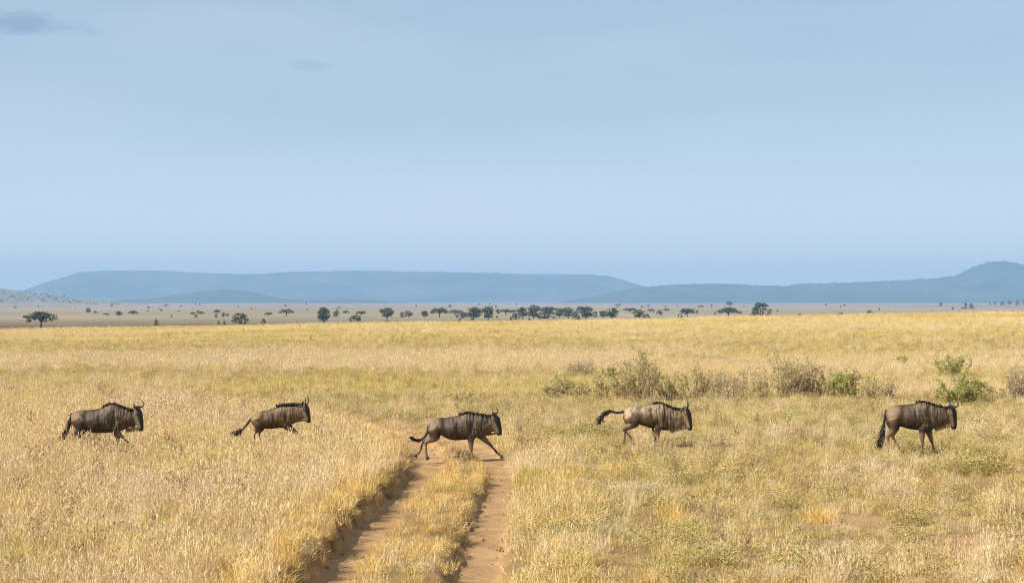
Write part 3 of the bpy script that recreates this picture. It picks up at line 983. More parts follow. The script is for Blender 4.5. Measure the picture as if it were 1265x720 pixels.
# small trees scattered on the pale plain
for x, w, top, yb, kind in [(131, 9, 387, 390, 'umbrella'), (147, 11, 385, 390, 'broad'), (164, 13, 384, 390, 'umbrella'), (109, 10, 381, 386.5, 'broad'), (118, 7, 384, 387, 'bush'),
        (242, 6, 388.5, 392.5, 'bush'), (249, 9, 385, 389.5, 'umbrella'), (238, 7, 385.5, 389.5, 'umbrella'), (267, 5, 388, 392.5, 'bush'), (268, 8, 382.5, 389, 'umbrella'), (276, 6, 387, 392, 'broad'), (281, 5, 387, 390.5, 'bush'),
        (332, 11, 386, 391, 'umbrella'), (427, 9, 384, 388.5, 'umbrella'), (615, 7, 382.5, 388, 'broad'), (634, 9, 382.5, 388, 'umbrella'), (212, 3, 389, 392, 'bush'),
        (804, 9, 381.5, 386.5, 'umbrella'), (823, 9, 381, 385, 'umbrella'), (861, 4, 382.5, 388, 'bush'), (866, 8, 377, 381, 'umbrella'), (879, 4, 376, 380, 'bush'), (901, 10, 372.5, 379.5, 'umbrella'),
        (915, 4, 384, 388, 'bush'), (883, 4, 385.5, 388.5, 'bush'), (764, 9, 375.5, 378.5, 'umbrella'), (793, 4, 377.5, 380.5, 'bush'), (801, 4, 376, 379, 'bush'),
        (1162, 5, 373.5, 379, 'broad'), (1193, 5, 374, 380, 'broad'), (1199.5, 9, 375.5, 381.5, 'bush'), (1191, 9, 379.5, 382.5, 'umbrella'),
        (1238, 8, 372, 377, 'bush'), (1247, 8, 371.5, 377, 'broad'), (1257, 7, 371, 377, 'bush'), (1229, 4, 372.5, 377, 'broad'), (1223, 4, 373.5, 377, 'bush'), (1265, 7, 370.5, 376.5, 'bush')]:
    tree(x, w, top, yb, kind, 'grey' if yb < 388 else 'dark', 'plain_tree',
         {'umbrella': 'small flat-topped hazy acacia scattered on the pale plain', 'bush': 'small low rounded bush scattered on the pale plain', 'broad': 'small full-crowned hazy tree scattered on the pale plain'}[kind],
         {'umbrella': 'scattered flat-topped acacias on the far plain', 'bush': 'scattered low bushes on the far plain', 'broad': 'scattered full-crowned trees on the far plain'}[kind])
# dots of bush on the far plain and the dry foothill
rt = random.Random(5)
for i in range(52):
    x = rt.uniform(5, 640) if i < 38 else rt.uniform(640, 1260)
    yb = rt.uniform(376.5, 386)
    w = rt.uniform(2, 5.5)
    hh = rt.uniform(1.6, 3.2); kd = rt.choice(['umbrella', 'bush', 'broad'])
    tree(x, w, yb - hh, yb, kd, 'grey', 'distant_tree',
         {'umbrella': 'tiny bluish flat-topped tree far out on the open plain', 'bush': 'tiny bluish dot of a bush far out on the open plain', 'broad': 'tiny bluish round-crowned tree far out on the open plain'}[kd],
         {'umbrella': 'tiny flat-topped trees far out', 'bush': 'tiny bushes far out', 'broad': 'tiny round-crowned trees far out'}[kd])

def hill_point(name, x, y):
    d = Vector(((x - 632.5) / F_PX, 1.0, (HOR - y) / F_PX)).normalized()
    h = HILLS[name].ray_cast(Vector((0, 0, CAM_H)), d)
    return h[0]
for i in range(75):
    x = rt.uniform(0, 120) ** 1.0; y = rt.uniform(359, 374) + x * 0.02
    h = hill_point('dry_foothill', x, y)
    if h is None: continue
    o = empty('hillside_bush', (h.x, h.y, h.z - 0.3), rt.uniform(0, 6.28))
    wid = rt.uniform(6, 14); o.scale = (wid, wid, wid * rt.uniform(0.4, 0.6))
    tag(o, 'dark bush dotting the slope of the dry foothill', 'bush', 'bushes dotted over the foothill slope')
    t, c = tree_mesh('bush', i % 4, 'dark')
    link(bpy.data.objects.new('trunk', t), o); link(bpy.data.objects.new('crown', c), o)

# ------------------------------------------------------------------ shrubs of the middle ground
M_twig = bark_material('grey_twigs', (0.28, 0.20, 0.13), (0.44, 0.34, 0.22), 8.0)
M_shrub = {
    'olive': plain_leaf('olive_shrub_leaves', (0.40, 0.35, 0.12), (0.56, 0.47, 0.19), 5.0, 0.4),
    'green': plain_leaf('green_shrub_leaves', (0.31, 0.32, 0.075), (0.48, 0.45, 0.14), 5.0, 0.4),
    'pale': plain_leaf('pale_shrub_leaves', (0.50, 0.42, 0.16), (0.60, 0.50, 0.22), 5.0, 0.4),
    'twig': plain_leaf('dry_shrub_leaves', (0.46, 0.36, 0.19), (0.58, 0.46, 0.25), 5.0, 0.3),
}
def shrub(name, x, yb, w, top, leaf, nleaf, nstem, seed, label, spread=1.0, thin=0.02):
    X, Y = px(x, yb)
    for _ in range(3):                                # settle on the gently rising land
        zz = ground_z1(X, Y); X, Y = px(x, yb, zz)
    zz = ground_z1(X, Y)
    W = w / F_PX * Y; Hh = (yb - top) / F_PX * Y * 1.08
    r = random.Random(seed)
    TV, TF, LV, LF = [], [], [], []
    tips = []
    for i in range(nstem):
        a = r.uniform(0, 6.28); q = W * 0.5 * math.sqrt(r.random()) * spread
        hh = Hh * r.uniform(0.35, 1.0) ** 0.8 * (1 - 0.35 * (q / (W * 0.5)) ** 2)
        b = Vector((0.45 * q * math.cos(a) + 0.08 * W * r.uniform(-1, 1), 0.45 * q * math.sin(a) + 0.08 * W * r.uniform(-1, 1), -0.05))
        e = Vector((q * math.cos(a), q * math.sin(a), hh))
        m = b.lerp(e, 0.5) + Vector((r.uniform(-.06, .06) * W, r.uniform(-.06, .06) * W, 0.08 * Hh))
        tube(TV, TF, [b, m, e], [thin, thin * 0.65, thin * 0.25], 4)
        if i % 2: tips.append((m, e))
        for k in range(9):
            t = r.uniform(0.12, 1.0)
            s0 = (b.lerp(m, t * 2) if t < 0.5 else m.lerp(e, t * 2 - 1))
            d = Vector((r.gauss(0, 1), r.gauss(0, 1), r.gauss(0.5, 0.7))).normalized() * Hh * r.uniform(0.08, 0.22)
            tube(TV, TF, [s0, s0 + d], [thin * 0.42, thin * 0.15], 3)
            if r.random() < 0.7: tips.append((s0, s0 + d))
    for i in range(int(nleaf * (1.15 if leaf == 'green' else 0.85))):
        s0, s1 = tips[r.randrange(len(tips))]
        p_ = s0.lerp(s1, r.uniform(0.2, 1.15)) + Vector((r.gauss(0, 1), r.gauss(0, 1), r.gauss(0, 1))) * 0.022 * W
        if p_.z < 0.05: continue
        leafquad(LV, LF, p_, r.uniform(0.022, 0.045), r, 0.5)
    o = empty(name, (X, Y, zz))
    tag(o, label, 'shrub', 'leafy shrubs behind the running animals')
    mesh_obj('stems', TV, TF, M_twig, o)
    mesh_obj('foliage', LV, LF, M_shrub[leaf], o)
    return o
SH = [
 (691, 492, 46, 462, 'olive', 1500, 26, 'small olive shrub with dark stems below a grey twiggy one'),
 (742, 493, 34, 460, 'pale', 800, 16, 'thin pale shrub between the small olive and the tallest shrub'),
 (793, 495, 74, 431, 'olive', 3600, 44, 'tallest leafy olive shrub, behind the pale-backed wildebeest'),
 (768, 494, 44, 460, 'olive', 1400, 20, 'low olive shrub leaning against the tallest leafy shrub'),
 (858, 492, 46, 444, 'pale', 1300, 22, 'loose yellow-green shrub of thin upright stems'),
 (905, 493, 62, 449, 'twig', 1000, 30, 'sparse reddish brown twiggy shrub with few leaves'),
 (972, 489, 66, 431, 'olive', 2300, 36, 'broad olive shrub sharing its base with brown twigs'),
 (994, 489, 50, 437, 'twig', 900, 60, 'dense brown twiggy shrub inside the broad olive one'),
 (1049, 492, 56, 453, 'green', 2300, 30, 'green leafy shrub next to the dense brown twigs'),
 (1175, 466, 52, 431, 'green', 2000, 20, 'green shrub with an airy crown on bare stems'),
 (1190, 502, 74, 465, 'green', 3800, 40, 'dense bright green rounded shrub behind the walking wildebeest'),
 (1259, 494, 34, 449, 'twig', 500, 60, 'bare grey brown thorn shrub without green leaves'),
 (719, 463, 46, 440, 'twig', 500, 60, 'low grey dome of bare twigs in yellow grass'),
 (770, 455, 26, 443, 'twig', 300, 30, 'tiny grey patch of bare twigs in golden grass'),
 (752, 468, 22, 452, 'green', 900, 14, 'tiny dark green shrub beside bare grey twigs'),
 (1113, 451, 16, 433, 'green', 350, 8, 'tiny thin green sapling shrub on the golden slope'),
 (1094, 495, 32, 464, 'pale', 500, 30, 'pale straw-coloured dry shrub between two green shrubs'),
 (826, 493, 50, 458, 'pale', 1100, 18, 'loose pale shrub filling the gap beside the tallest shrub'),
 (878, 488, 46, 452, 'olive', 900, 16, 'faint olive shrub between loose yellow-green and reddish twigs'),
 (936, 490, 56, 450, 'pale', 1200, 20, 'pale yellow shrub against the broad olive one'),
 (1020, 490, 44, 446, 'pale', 1000, 18, 'wispy pale shrub between brown twigs and green leaves'),
 (1075, 494, 40, 462, 'pale', 700, 18, 'thin straw-green shrub on the outer side of the green one'),
 (1222, 497, 40, 470, 'pale', 700, 20, 'wispy straw shrub beside the dense bright green shrub'),
 (715, 490, 36, 466, 'pale', 700, 16, 'low pale shrub touching the small olive shrub'),
 (570, 497, 40, 484, 'pale', 700, 14, 'low flat pale green shrub beyond the animal on the track'),
]
for i, (x, yb, w, top, leaf, nl, ns, lab) in enumerate(SH):
    shrub('shrub', x, yb, w, top, leaf, nl, ns, 100 + i, lab, 1.0, 0.013 if leaf == 'twig' else 0.016)

# ------------------------------------------------------------------ animals
def ring_loft(V, Fc, rings):
    i0 = len(V); k = len(rings[0])
    for rg in rings: V.extend(rg)
    for i in range(len(rings) - 1):
        for j in range(k):
            a = i0 + i * k
            Fc.append((a + j, a + (j + 1) % k, a + k + (j + 1) % k, a + k + j))
    c0 = len(V); V.append(sum(rings[0], Vector()) / k)
    c1 = len(V); V.append(sum(rings[-1], Vector()) / k)
    for j in range(k):
        Fc.append((c0, i0 + (j + 1) % k, i0 + j))
        a = i0 + (len(rings) - 1) * k
        Fc.append((c1, a + j, a + (j + 1) % k))

def crom(vals, t):
    """Catmull-Rom through a list of tuples, t in [0, len-1]"""
    i = min(int(t), len(vals) - 2); u = t - i
    p0 = vals[max(i - 1, 0)]; p1 = vals[i]; p2 = vals[i + 1]; p3 = vals[min(i + 2, len(vals) - 1)]
    return tuple(0.5 * (2 * b + (c - a) * u + (2 * a - 5 * b + 4 * c - d) * u * u + (3 * b - a - 3 * c + d) * u ** 3) for a, b, c, d in zip(p0, p1, p2, p3))

def limb(V, Fc, joints, sub=5, k=12):
    """joints: (x, y, z, radius fore-aft, radius sideways)"""
    rings = []
    n_ = (len(joints) - 1) * sub
    pts = []
    for s in range(n_ + 1):
        t = s / sub; i = min(int(t), len(joints) - 2); u = t - i
        a, b = joints[i], joints[i + 1]
        cr = crom(joints, t)
        lin = tuple(p_ + (q_ - p_) * u for p_, q_ in zip(a, b))
        pts.append(tuple(0.55 * l_ + 0.45 * c_ for l_, c_ in zip(lin, cr)))
    for s, p_ in enumerate(pts):
        a = Vector(pts[max(s - 1, 0)][:3]); b = Vector(pts[min(s + 1, n_)][:3])
        t = (b - a).normalized()
        lat = Vector((0, 1, 0)) - t * t.y; lat.normalize()
        fo = t.cross(lat)
        rings.append([Vector(p_[:3]) + fo * (p_[3] * math.cos(2 * math.pi * j / k)) + lat * (p_[4] * math.sin(2 * math.pi * j / k)) for j in range(k)])
    ring_loft(V, Fc, rings)

def coat_material(name):
    n = NT(name)
    c = n.attr('coat').outputs['Color']
    tc = n.add('ShaderNodeTexCoord').outputs['Object']
    f = n.noise(tc, 60.0, 3, 0.6, (1.0, 1.0, 0.25))
    col = n.mix(n.rng(f, 0.35, 0.65, 0, 0.5), c, (0.030, 0.020, 0.013))
    p = n.principled(col, 0.45, 0.3)
    n.bump(f, p, 0.7, 0.02)
    return n.done(p.outputs[0])
M_coat = coat_material('animal_coat')
def flat_mat(name, c1, c2, rough=0.6, s=30.0):
    n = NT(name)
    tc = n.add('ShaderNodeTexCoord').outputs['Object']
    p = n.principled(n.mix(n.noise(tc, s, 3), c1, c2), rough, 0.3)
    return n.done(p.outputs[0])
M_hair = flat_mat('black_hair', (0.012, 0.010, 0.009), (0.04, 0.03, 0.024), 0.5)
M_beard = flat_mat('tan_beard', (0.40, 0.29, 0.15), (0.26, 0.18, 0.09), 0.7)
M_beard_d = flat_mat('brown_beard', (0.22, 0.14, 0.08), (0.12, 0.08, 0.05), 0.7)
M_horn = flat_mat('dark_horn', (0.03, 0.026, 0.022), (0.09, 0.075, 0.06), 0.35, 12)
M_hoof = flat_mat('hoof', (0.025, 0.02, 0.016), (0.06, 0.045, 0.035), 0.5)
M_eye = flat_mat('dark_eye', (0.008, 0.006, 0.005), (0.012, 0.010, 0.008), 0.1)

def strand(V, Fc, p0, p1, w, bend):
    side = (p1 - p0).cross(Vector((rng.uniform(-1, 1), rng.uniform(-1, 1), rng.uniform(-1, 1))))
    if side.length < 1e-6: return
    side = side.normalized() * w
    m = p0.lerp(p1, 0.55) + bend
    i = len(V)
    V.extend([p0 - side, p0 + side, m + side * 0.8, m - side * 0.8, p1])
    Fc.append((i, i + 1, i + 2, i + 3)); Fc.append((i + 3, i + 2, i + 4))

def remeshed(name, V, Fc, voxel, iters):
    me = bpy.data.meshes.new(name + '_cage')
    me.from_pydata([tuple(v) for v in V], [], Fc)
    me.update()
    bm = bmesh.new(); bm.from_mesh(me)
    bmesh.ops.recalc_face_normals(bm, faces=bm.faces)
    bm.to_mesh(me); bm.free()
    tmp = bpy.data.objects.new(name + '_cage', me)
    COL.objects.link(tmp)
    md = tmp.modifiers.new('r', 'REMESH'); md.mode = 'VOXEL'; md.voxel_size = voxel; md.use_smooth_shade = True
    ms = tmp.modifiers.new('s', 'SMOOTH'); ms.factor = 0.5; ms.iterations = iters
    dg = bpy.context.evaluated_depsgraph_get()
    out = bpy.data.meshes.new_from_object(tmp.evaluated_get(dg))
    bpy.data.objects.remove(tmp, do_unlink=True)
    out.name = name
    return out

def wildebeest(spec):
    r = random.Random(spec['seed'])
    k, x0, y0, s = spec['k'], spec['x0'], spec['y0'], spec['s']
    gy = (HOR + CAM_H * s - y0) * k
    fx = spec['cx']
    m = 1.0 / (k * s)
    def P(zx, zy): return ((zx - fx) * m, (gy - zy) * m)
    Yw = F_PX / s
    Xw = (x0 + fx / k - 632.5) / F_PX * Yw
    root = empty('wildebeest', (Xw, Yw, spec.get('z', 0.0) + (0.0 if 'z' in spec else ground_z1(Xw, Yw))), spec.get('yaw', 0.0))
    tag(root, spec['label'], 'wildebeest', 'wildebeest crossing the plain in single file')
    V, Fc = [], []
    # trunk and neck
    st = []
    for zx, zt, zb, hw in spec['body']:
        X, t = P(zx, zt); _, b = P(zx, zb)
        st.append((X, t, b, hw))
    rings = []; N = (len(st) - 1) * 4
    for i in range(N + 1):
        X, t, b, hw = crom(st, i / 4.0)
        zc, hz = (t + b) / 2, (t - b) / 2
        ring = []
        for j in range(22):
            th = 2 * math.pi * j / 22
            cz = math.cos(th)
            yy = hw * math.sin(th) * (1 - 0.30 * max(0, cz) - 0.12 * max(0, -cz))
            ring.append(Vector((X, yy, zc + hz * cz)))
        rings.append(ring)
    ring_loft(V, Fc, rings)
    # head
    hs = spec['head']; hj = []
    poll = P(hs[0][0], hs[0][1])
    widths = (0.085, 0.10, 0.075, 0.068, 0.05)
    for (zx, zy, hd), wd in zip(hs, widths):
        X, Z = P(zx, zy)
        hj.append((X, 0.0, Z, hd * m, wd * spec.get('hw', 1.0)))
    hv, hf = [], []
    limb(hv, hf, hj, 6, 16)
    yaw = spec.get('head_yaw', 0.0)
    cy, sy = math.cos(-yaw), math.sin(-yaw)
    def turn(v):
        dx = v.x - poll[0]
        return Vector((poll[0] + dx * cy - v.y * sy, dx * sy + v.y * cy, v.z))
    o0 = len(V)
    V.extend([turn(v) for v in hv]); Fc.extend([tuple(a + o0 for a in f) for f in hf])
    # throat and jaw joining the neck
    bx_, bt_, bb_, _ = st[-1]
    tx_, tz_ = P(hs[2][0] - 14, hs[2][1] - 6)
    tp_ = turn(Vector((tx_, 0, tz_)))
    limb(V, Fc, [(bx_ - 0.06, 0, bt_ * 0.38 + bb_ * 0.62, 0.115, 0.06), ((bx_ + tp_.x) / 2, tp_.y * 0.5, (bt_ * 0.38 + bb_ * 0.62 + tp_.z) / 2, 0.10, 0.058), (tp_.x, tp_.y, tp_.z, 0.075, 0.05)], 4, 12)
    # legs
    hooves = []
    for leg in spec['legs']:
        pts = [P(*q) for q in leg['p']]
        yb = leg['y']
        if leg['t'] == 'r':
            rad = [(0.17, 0.12), (0.115, 0.095), (0.046, 0.04), (0.030, 0.027), (0.033, 0.03)]
            yy = [yb * 0.9, yb * 1.05, yb * 0.92, yb * 0.88, yb * 0.88]
        else:
            rad = [(0.16, 0.08), (0.085, 0.07), (0.042, 0.038), (0.030, 0.028), (0.032, 0.03)]
            yy = [yb * 0.9, yb * 0.95, yb * 0.9, yb * 0.88, yb * 0.88]
        js = []
        f_ = spec.get('limb', 1.0)
        for i in range(5):
            js.append((pts[i][0], yy[i], pts[i][1], rad[i][0] * f_, rad[i][1] * f_))
        # slim the cannon bone, keep knee and hock full
        full = []
        for i in range(5):
            full.append(js[i])
            if i == 2:
                a, b = js[2], js[3]
                full.append(tuple((p_ * 0.6 + q_ * 0.4) for p_, q_ in zip(a[:3], b[:3])) + (0.027 * f_, 0.024 * f_))
        limb(V, Fc, full, 5, 12)
        hooves.append((js[3], js[4]))
    me = remeshed('body', V, Fc, 0.0155, 3)
    # hollows of flank and shoulder, ribs and loose folds of skin
    cq = np.empty(len(me.vertices) * 3, np.float32); me.vertices.foreach_get('co', cq); cq = cq.reshape(-1, 3)
    nq = np.empty(len(me.vertices) * 3, np.float32); me.vertices.foreach_get('normal', nq); nq = nq.reshape(-1, 3)
    sx_ = np.array([a[0] for a in st]); uu = (cq[:, 0] - sx_[0]) / (sx_[-1] - sx_[0])
    tt = np.interp(cq[:, 0], sx_, [a[1] for a in st]); bb = np.interp(cq[:, 0], sx_, [a[2] for a in st])
    vv = (cq[:, 2] - bb) / np.maximum(tt - bb, 0.05)
    trunk_m = ((vv > 0.02) & (uu > 0.0) & (uu < 1.0)).astype(float)
    hol = 0.030 * np.exp(-((uu - 0.27) / 0.05) ** 2) * np.exp(-((vv - 0.62) / 0.28) ** 2) + 0.028 * np.exp(-((uu - 0.475) / 0.03) ** 2) * np.exp(-((vv - 0.55) / 0.3) ** 2) + 0.022 * np.exp(-((uu - 0.71) / 0.035) ** 2) * np.exp(-((vv - 0.55) / 0.3) ** 2)
    blg = 0.022 * np.exp(-((uu - 0.59) / 0.06) ** 2) * np.exp(-((vv - 0.5) / 0.3) ** 2) + 0.02 * np.exp(-((uu - 0.13) / 0.07) ** 2) * np.exp(-((vv - 0.6) / 0.25) ** 2)
    fold = np.array([mnoise.noise(Vector((float(a) * 30, float(b) * 5, float(c) * 5 + spec['seed']))) for a, b, c in cq])
    rib = np.sin(cq[:, 0] * 60 + cq[:, 2] * 14) * np.exp(-((uu - 0.38) / 0.08) ** 2) * 0.004
    lump = np.array([mnoise.noise(Vector((float(a) * 8, float(b) * 8, float(c) * 8 + 4 * spec['seed']))) for a, b, c in cq]) * 0.012
    disp = (blg - hol + rib + lump + fold * 0.014 * smooth((uu - 0.44) / 0.1)) * trunk_m
    cq = cq + nq * disp[:, None]
    me.vertices.foreach_set('co', cq.astype(np.float32).ravel()); me.update()
    # coat colours: markings, with highlights and fold shade painted in
    co = np.empty(len(me.vertices) * 3, np.float32); me.vertices.foreach_get('co', co); co = co.reshape(-1, 3)
    X = co[:, 0]; Z = co[:, 2]; Yc = co[:, 1]
    sx = np.array([a[0] for a in st]); top = np.interp(X, sx, [a[1] for a in st]); bot = np.interp(X, sx, [a[2] for a in st])
    u = (X - sx[0]) / (sx[-1] - sx[0]); v = (Z - bot) / np.maximum(top - bot, 0.05)
    base = np.array(spec['coat']); lite = np.array(spec['lite']); dark = np.array((0.026, 0.020, 0.017))
    tanl = np.array(spec.get('leg_col', (0.17, 0.115, 0.07)))
    nz = np.array([mnoise.noise(Vector((float(a) * 5, float(b) * 5, float(c) * 5 + spec['seed']))) for a, b, c in co])
    col = np.tile(base, (len(co), 1))
    def lay(colr, w):
        nonlocal col
        w = np.clip(w, 0, 1)[:, None]
        col = col * (1 - w) + np.array(colr)[None] * w
    bk = spec.get('back', 0.0)
    lay(lite, smooth((v - 0.45) / 0.35) * bk * (u < 0.75))
    lay(lite, smooth((0.26 - u) / 0.12 + nz * 0.5) * smooth((v - 0.2) / 0.3) * 0.95)           # paler rump, its sunlit highlight painted in
    lay(lite, np.exp(-((u - 0.56) / 0.15) ** 2) * smooth((v - 0.62) / 0.25) * 0.85)            # withers: highlight on the hump painted lighter
    lay(lite, np.exp(-((u - 0.60) / 0.06) ** 2) * np.exp(-((v - 0.3) / 0.25) ** 2) * 0.8)      # shoulder
    lay(lite, smooth((u - 0.66) / 0.08) * 0.4)                                                # neck
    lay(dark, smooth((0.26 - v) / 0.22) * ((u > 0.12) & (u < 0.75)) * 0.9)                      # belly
    nz2 = np.array([mnoise.noise(Vector((float(a) * 26, float(b) * 8, float(c) * 4.5 + spec['seed'] * 3))) for a, b, c in co])
    nz3 = np.array([mnoise.noise(Vector((float(a) * 9, float(b) * 6, float(c) * 7 + spec['seed'] * 5))) for a, b, c in co])
    wav = X * 88 + nz * 5.0 + Z * 7
    stripe = np.clip(0.5 * smooth((np.sin(wav) + 0.1) / 0.7) + smooth((nz2 - 0.05) / 0.25) * 0.7, 0, 1)
    lay(dark, stripe * smooth((u - 0.44) / 0.1) * (u < 1.02) * smooth((v - 0.05) / 0.2) * 0.85 * spec.get('stripe', 1.0))
    lay(dark, smooth((nz2 - 0.12) / 0.3) * smooth((u - 0.18) / 0.2) * 0.5)
    lay(dark, smooth((nz3 - 0.05) / 0.4) * (u > 0.1) * (u < 0.6) * 0.55)
    lay(dark, np.exp(-((u - 0.27) / 0.035) ** 2) * smooth((0.75 - v) / 0.3) * 0.6)  # shade of the flank fold painted into the coat
    lay(dark, smooth((v - 0.93) / 0.05) * smooth((u - 0.30) / 0.15) * 0.9)                     # dark line along the back
    lay(dark, smooth((0.05 - u) / 0.05) * 0.6)
    # legs below the belly line
    legm = smooth((bot - Z) / 0.10) * (X < poll[0] - 0.06)
    legm = np.maximum(legm, ((X < sx[0] - 0.02) * 1.0))
    lay(tanl, legm * 0.9)
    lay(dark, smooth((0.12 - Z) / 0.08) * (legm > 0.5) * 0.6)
    # head: black blaze down the front, greyer cheek
    hx = np.array([j[0] for j in hj]); hz_ = np.array([j[2] for j in hj]); hd = np.array([j[3] for j in hj])
    order = np.argsort(hz_)
    ax = np.interp(Z, hz_[order], hx[order]); ad = np.interp(Z, hz_[order], hd[order])
    inh = (X > ax - ad * 1.15) & (Z < hz_.max() + 0.1) & (Z > hz_.min() - 0.08) & (X > sx[-1] - 0.03)
    fr = (X - ax) / ad
    lay(spec.get('cheek', (0.23, 0.175, 0.115)), inh * 0.85)
    lay((0.012, 0.010, 0.009), inh * smooth((fr + 0.2) / 0.3))
    lay((0.012, 0.010, 0.009), inh * smooth((hz_.min() + 0.09 - Z) / 0.06))
    lay((0.05, 0.035, 0.025), inh * smooth((Z - hz_.max() + 0.06) / 0.06) * 0.8)
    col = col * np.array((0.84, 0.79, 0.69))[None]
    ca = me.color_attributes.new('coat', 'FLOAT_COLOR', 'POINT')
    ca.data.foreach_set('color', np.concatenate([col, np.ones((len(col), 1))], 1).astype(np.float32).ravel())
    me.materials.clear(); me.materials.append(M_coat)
    link(bpy.data.objects.new('body', me), root)
    # hooves
    for fet, tip in hooves:
        hv, hf = [], []
        a = Vector(fet[:3]); b = Vector(tip[:3])
        d = (b - a).normalized()
        fwd = Vector((1, 0, 0)) if d.z < -0.5 else Vector((d.x, 0, d.z)).normalized()
        limb(hv, hf, [tuple(b - d * 0.035) + (0.034, 0.032), tuple(b + d * 0.012 + fwd * 0.012) + (0.043, 0.038), tuple(b + d * 0.04 + fwd * 0.022) + (0.05, 0.042)], 2, 10)
        mesh_obj('hoof', hv, hf, M_hoof, root, True)
    # horns: out sideways, dipping, then hooking up and in
    hsz = spec.get('horn', 1.0)
    top_p = Vector((poll[0] + 0.02, 0, poll[1] + 0.045))
    for sg in (-1, 1):
        base_pts = [(0.0, 0.035, 0.0), (0.02, 0.11, -0.005), (0.05, 0.19, -0.015), (0.075, 0.25, 0.03), (0.075, 0.265, 0.10), (0.05, 0.235, 0.17), (0.035, 0.21, 0.205)]
        rad = [0.04, 0.037, 0.030, 0.024, 0.018, 0.011, 0.004]
        js = [(top_p.x + a * hsz, sg * b * hsz, top_p.z + c * hsz * spec.get('horn_up', 1.0), q * hsz, q * hsz) for (a, b, c), q in zip(base_pts, rad)]
        hv, hf = [], []
        hv2 = []
        for q in range(len(js)): pass
        rings = []
        kk = 8
        dense = [crom(js, t / 3.0) for t in range((len(js) - 1) * 3 + 1)]
        pv = [Vector(q[:3]) for q in dense]
        tube(hv, hf, pv, [max(q[3], 0.003) for q in dense], 8)
        hv = [turn(v_) for v_ in hv]
        mesh_obj('horn', hv, hf, M_horn, root, True)
        # ear
        ev, ef = [], []
        eb = Vector((poll[0] - 0.045, sg * 0.075, poll[1] + 0.0))
        et = eb + Vector((-0.07, sg * 0.13, -0.025))
        limb(ev, ef, [tuple(eb) + (0.02, 0.014), tuple(eb.lerp(et, 0.45)) + (0.036, 0.014), tuple(et) + (0.005, 0.004)], 4, 8)
        ev = [turn(v_) for v_ in ev]
        mesh_obj('ear', ev, ef, M_hair if spec['seed'] % 2 else M_beard_d, root, True)
        # eye
        ev, ef = [], []
        ex, ez = P(hs[1][0], hs[1][1])
        c = Vector((ex + 0.012, sg * 0.098 * spec.get('hw', 1.0), ez + 0.0))
        limb(ev, ef, [tuple(c - Vector((0, 0, 0.016))) + (0.006, 0.005), tuple(c) + (0.017, 0.012), tuple(c + Vector((0, 0, 0.016))) + (0.006, 0.005)], 3, 8)
        ev = [turn(v_) for v_ in ev]
        mesh_obj('eye', ev, ef, M_eye, root, True)
    # mane along the crest of the neck
    mv, mf = [], []
    ml = spec.get('mane', 0.075)
    xa = sx[0] + (sx[-1] - sx[0]) * 0.50
    for i in range(650):
        X_ = xa + (poll[0] - 0.01 - xa) * r.random()
        zt = np.interp(X_, list(sx) + [poll[0]], [a[1] for a in st] + [poll[1] + 0.05])
        p0 = Vector((X_, r.uniform(-0.03, 0.03), zt - 0.02))
        if spec.get('mane_up'):
            d = Vector((r.uniform(-0.6, 0.1), r.uniform(-0.3, 0.3), 1))
        else:
            d = Vector((r.uniform(-1.0, 0.1), r.uniform(-1.0, 0.4), r.uniform(-0.5, 0.8)))
        p1 = p0 + d.normalized() * ml * r.uniform(0.4, 1.5)
        strand(mv, mf, p0, p1, 0.006, Vector((0, 0, 0.01)))
    mesh_obj('mane', mv, mf, M_hair, root)
    # forelock over the brow
    fv, ff = [], []
    for i in range(130):
        t = r.random()
        bx = poll[0] + 0.05 * (0.3 + t)
        p0 = Vector((bx, r.uniform(-0.05, 0.05), poll[1] + 0.04 - 0.1 * t))
        p1 = p0 + Vector((r.uniform(0.0, 0.07), r.uniform(-0.03, 0.03), r.uniform(-0.10, 0.02)))
        strand(fv, ff, turn(p0), turn(p1), 0.006, Vector((0.01, 0, 0)))
    mesh_obj('forelock', fv, ff, M_hair, root)
    # beard under throat and jaw
    bv, bf = [], []
    bl = spec.get('beard', 0.10) * 1.45
    (bx0, bz0), (bx1, bz1) = P(*spec['beard_line'][0]), P(*spec['beard_line'][1])
    for i in range(int(spec.get('beard_n', 300))):
        t = r.random()
        p0 = Vector((bx0 + (bx1 - bx0) * t, r.uniform(-0.045, 0.045), bz0 + (bz1 - bz0) * t + 0.02))
        p1 = p0 + Vector((r.uniform(-0.04, 0.02), r.uniform(-0.02, 0.02), -bl * r.uniform(0.5, 1.15)))
        strand(bv, bf, p0, p1, 0.006, Vector((r.uniform(-.01, .01), 0, 0)))
    mesh_obj('beard', bv, bf, M_beard if spec.get('beard_pale', True) else M_beard_d, root)
    # tail: thin dock and a long black brush
    tp = [P(*q) for q in spec['tail']]
    tl = [(a, 0.0, b) for a, b in tp]
    tv, tf = [], []
    dn = [Vector(crom(tl, t / 5.0)) for t in range((len(tl) - 1) * 5 + 1)]
    tube(tv, tf, dn, [0.03 * (1 - 0.75 * i / (len(dn) - 1)) + 0.004 for i in range(len(dn))], 8)
    for i in range(420):
        t = r.uniform(spec.get('brush', 0.25), 0.98)
        a = dn[int(t * (len(dn) - 1))]; jn = min(len(dn) - 1, int(t * (len(dn) - 1)) + r.randint(2, 9))
        b = dn[jn]
        if jn == len(dn) - 1: b = b + (dn[-1] - dn[-3]) * r.uniform(0.0, 1.2)
        w_ = spec.get('tail_w', 0.035)
        off = Vector((r.gauss(0, 1), r.gauss(0, 1), r.gauss(0, 1))) * w_ * r.uniform(0.3, 1.1) * (0.5 + t)
        strand(tv, tf, a, b + off, 0.006, off * 0.5)
    mesh_obj('tail', tv, tf, M_hair, root)
    return root

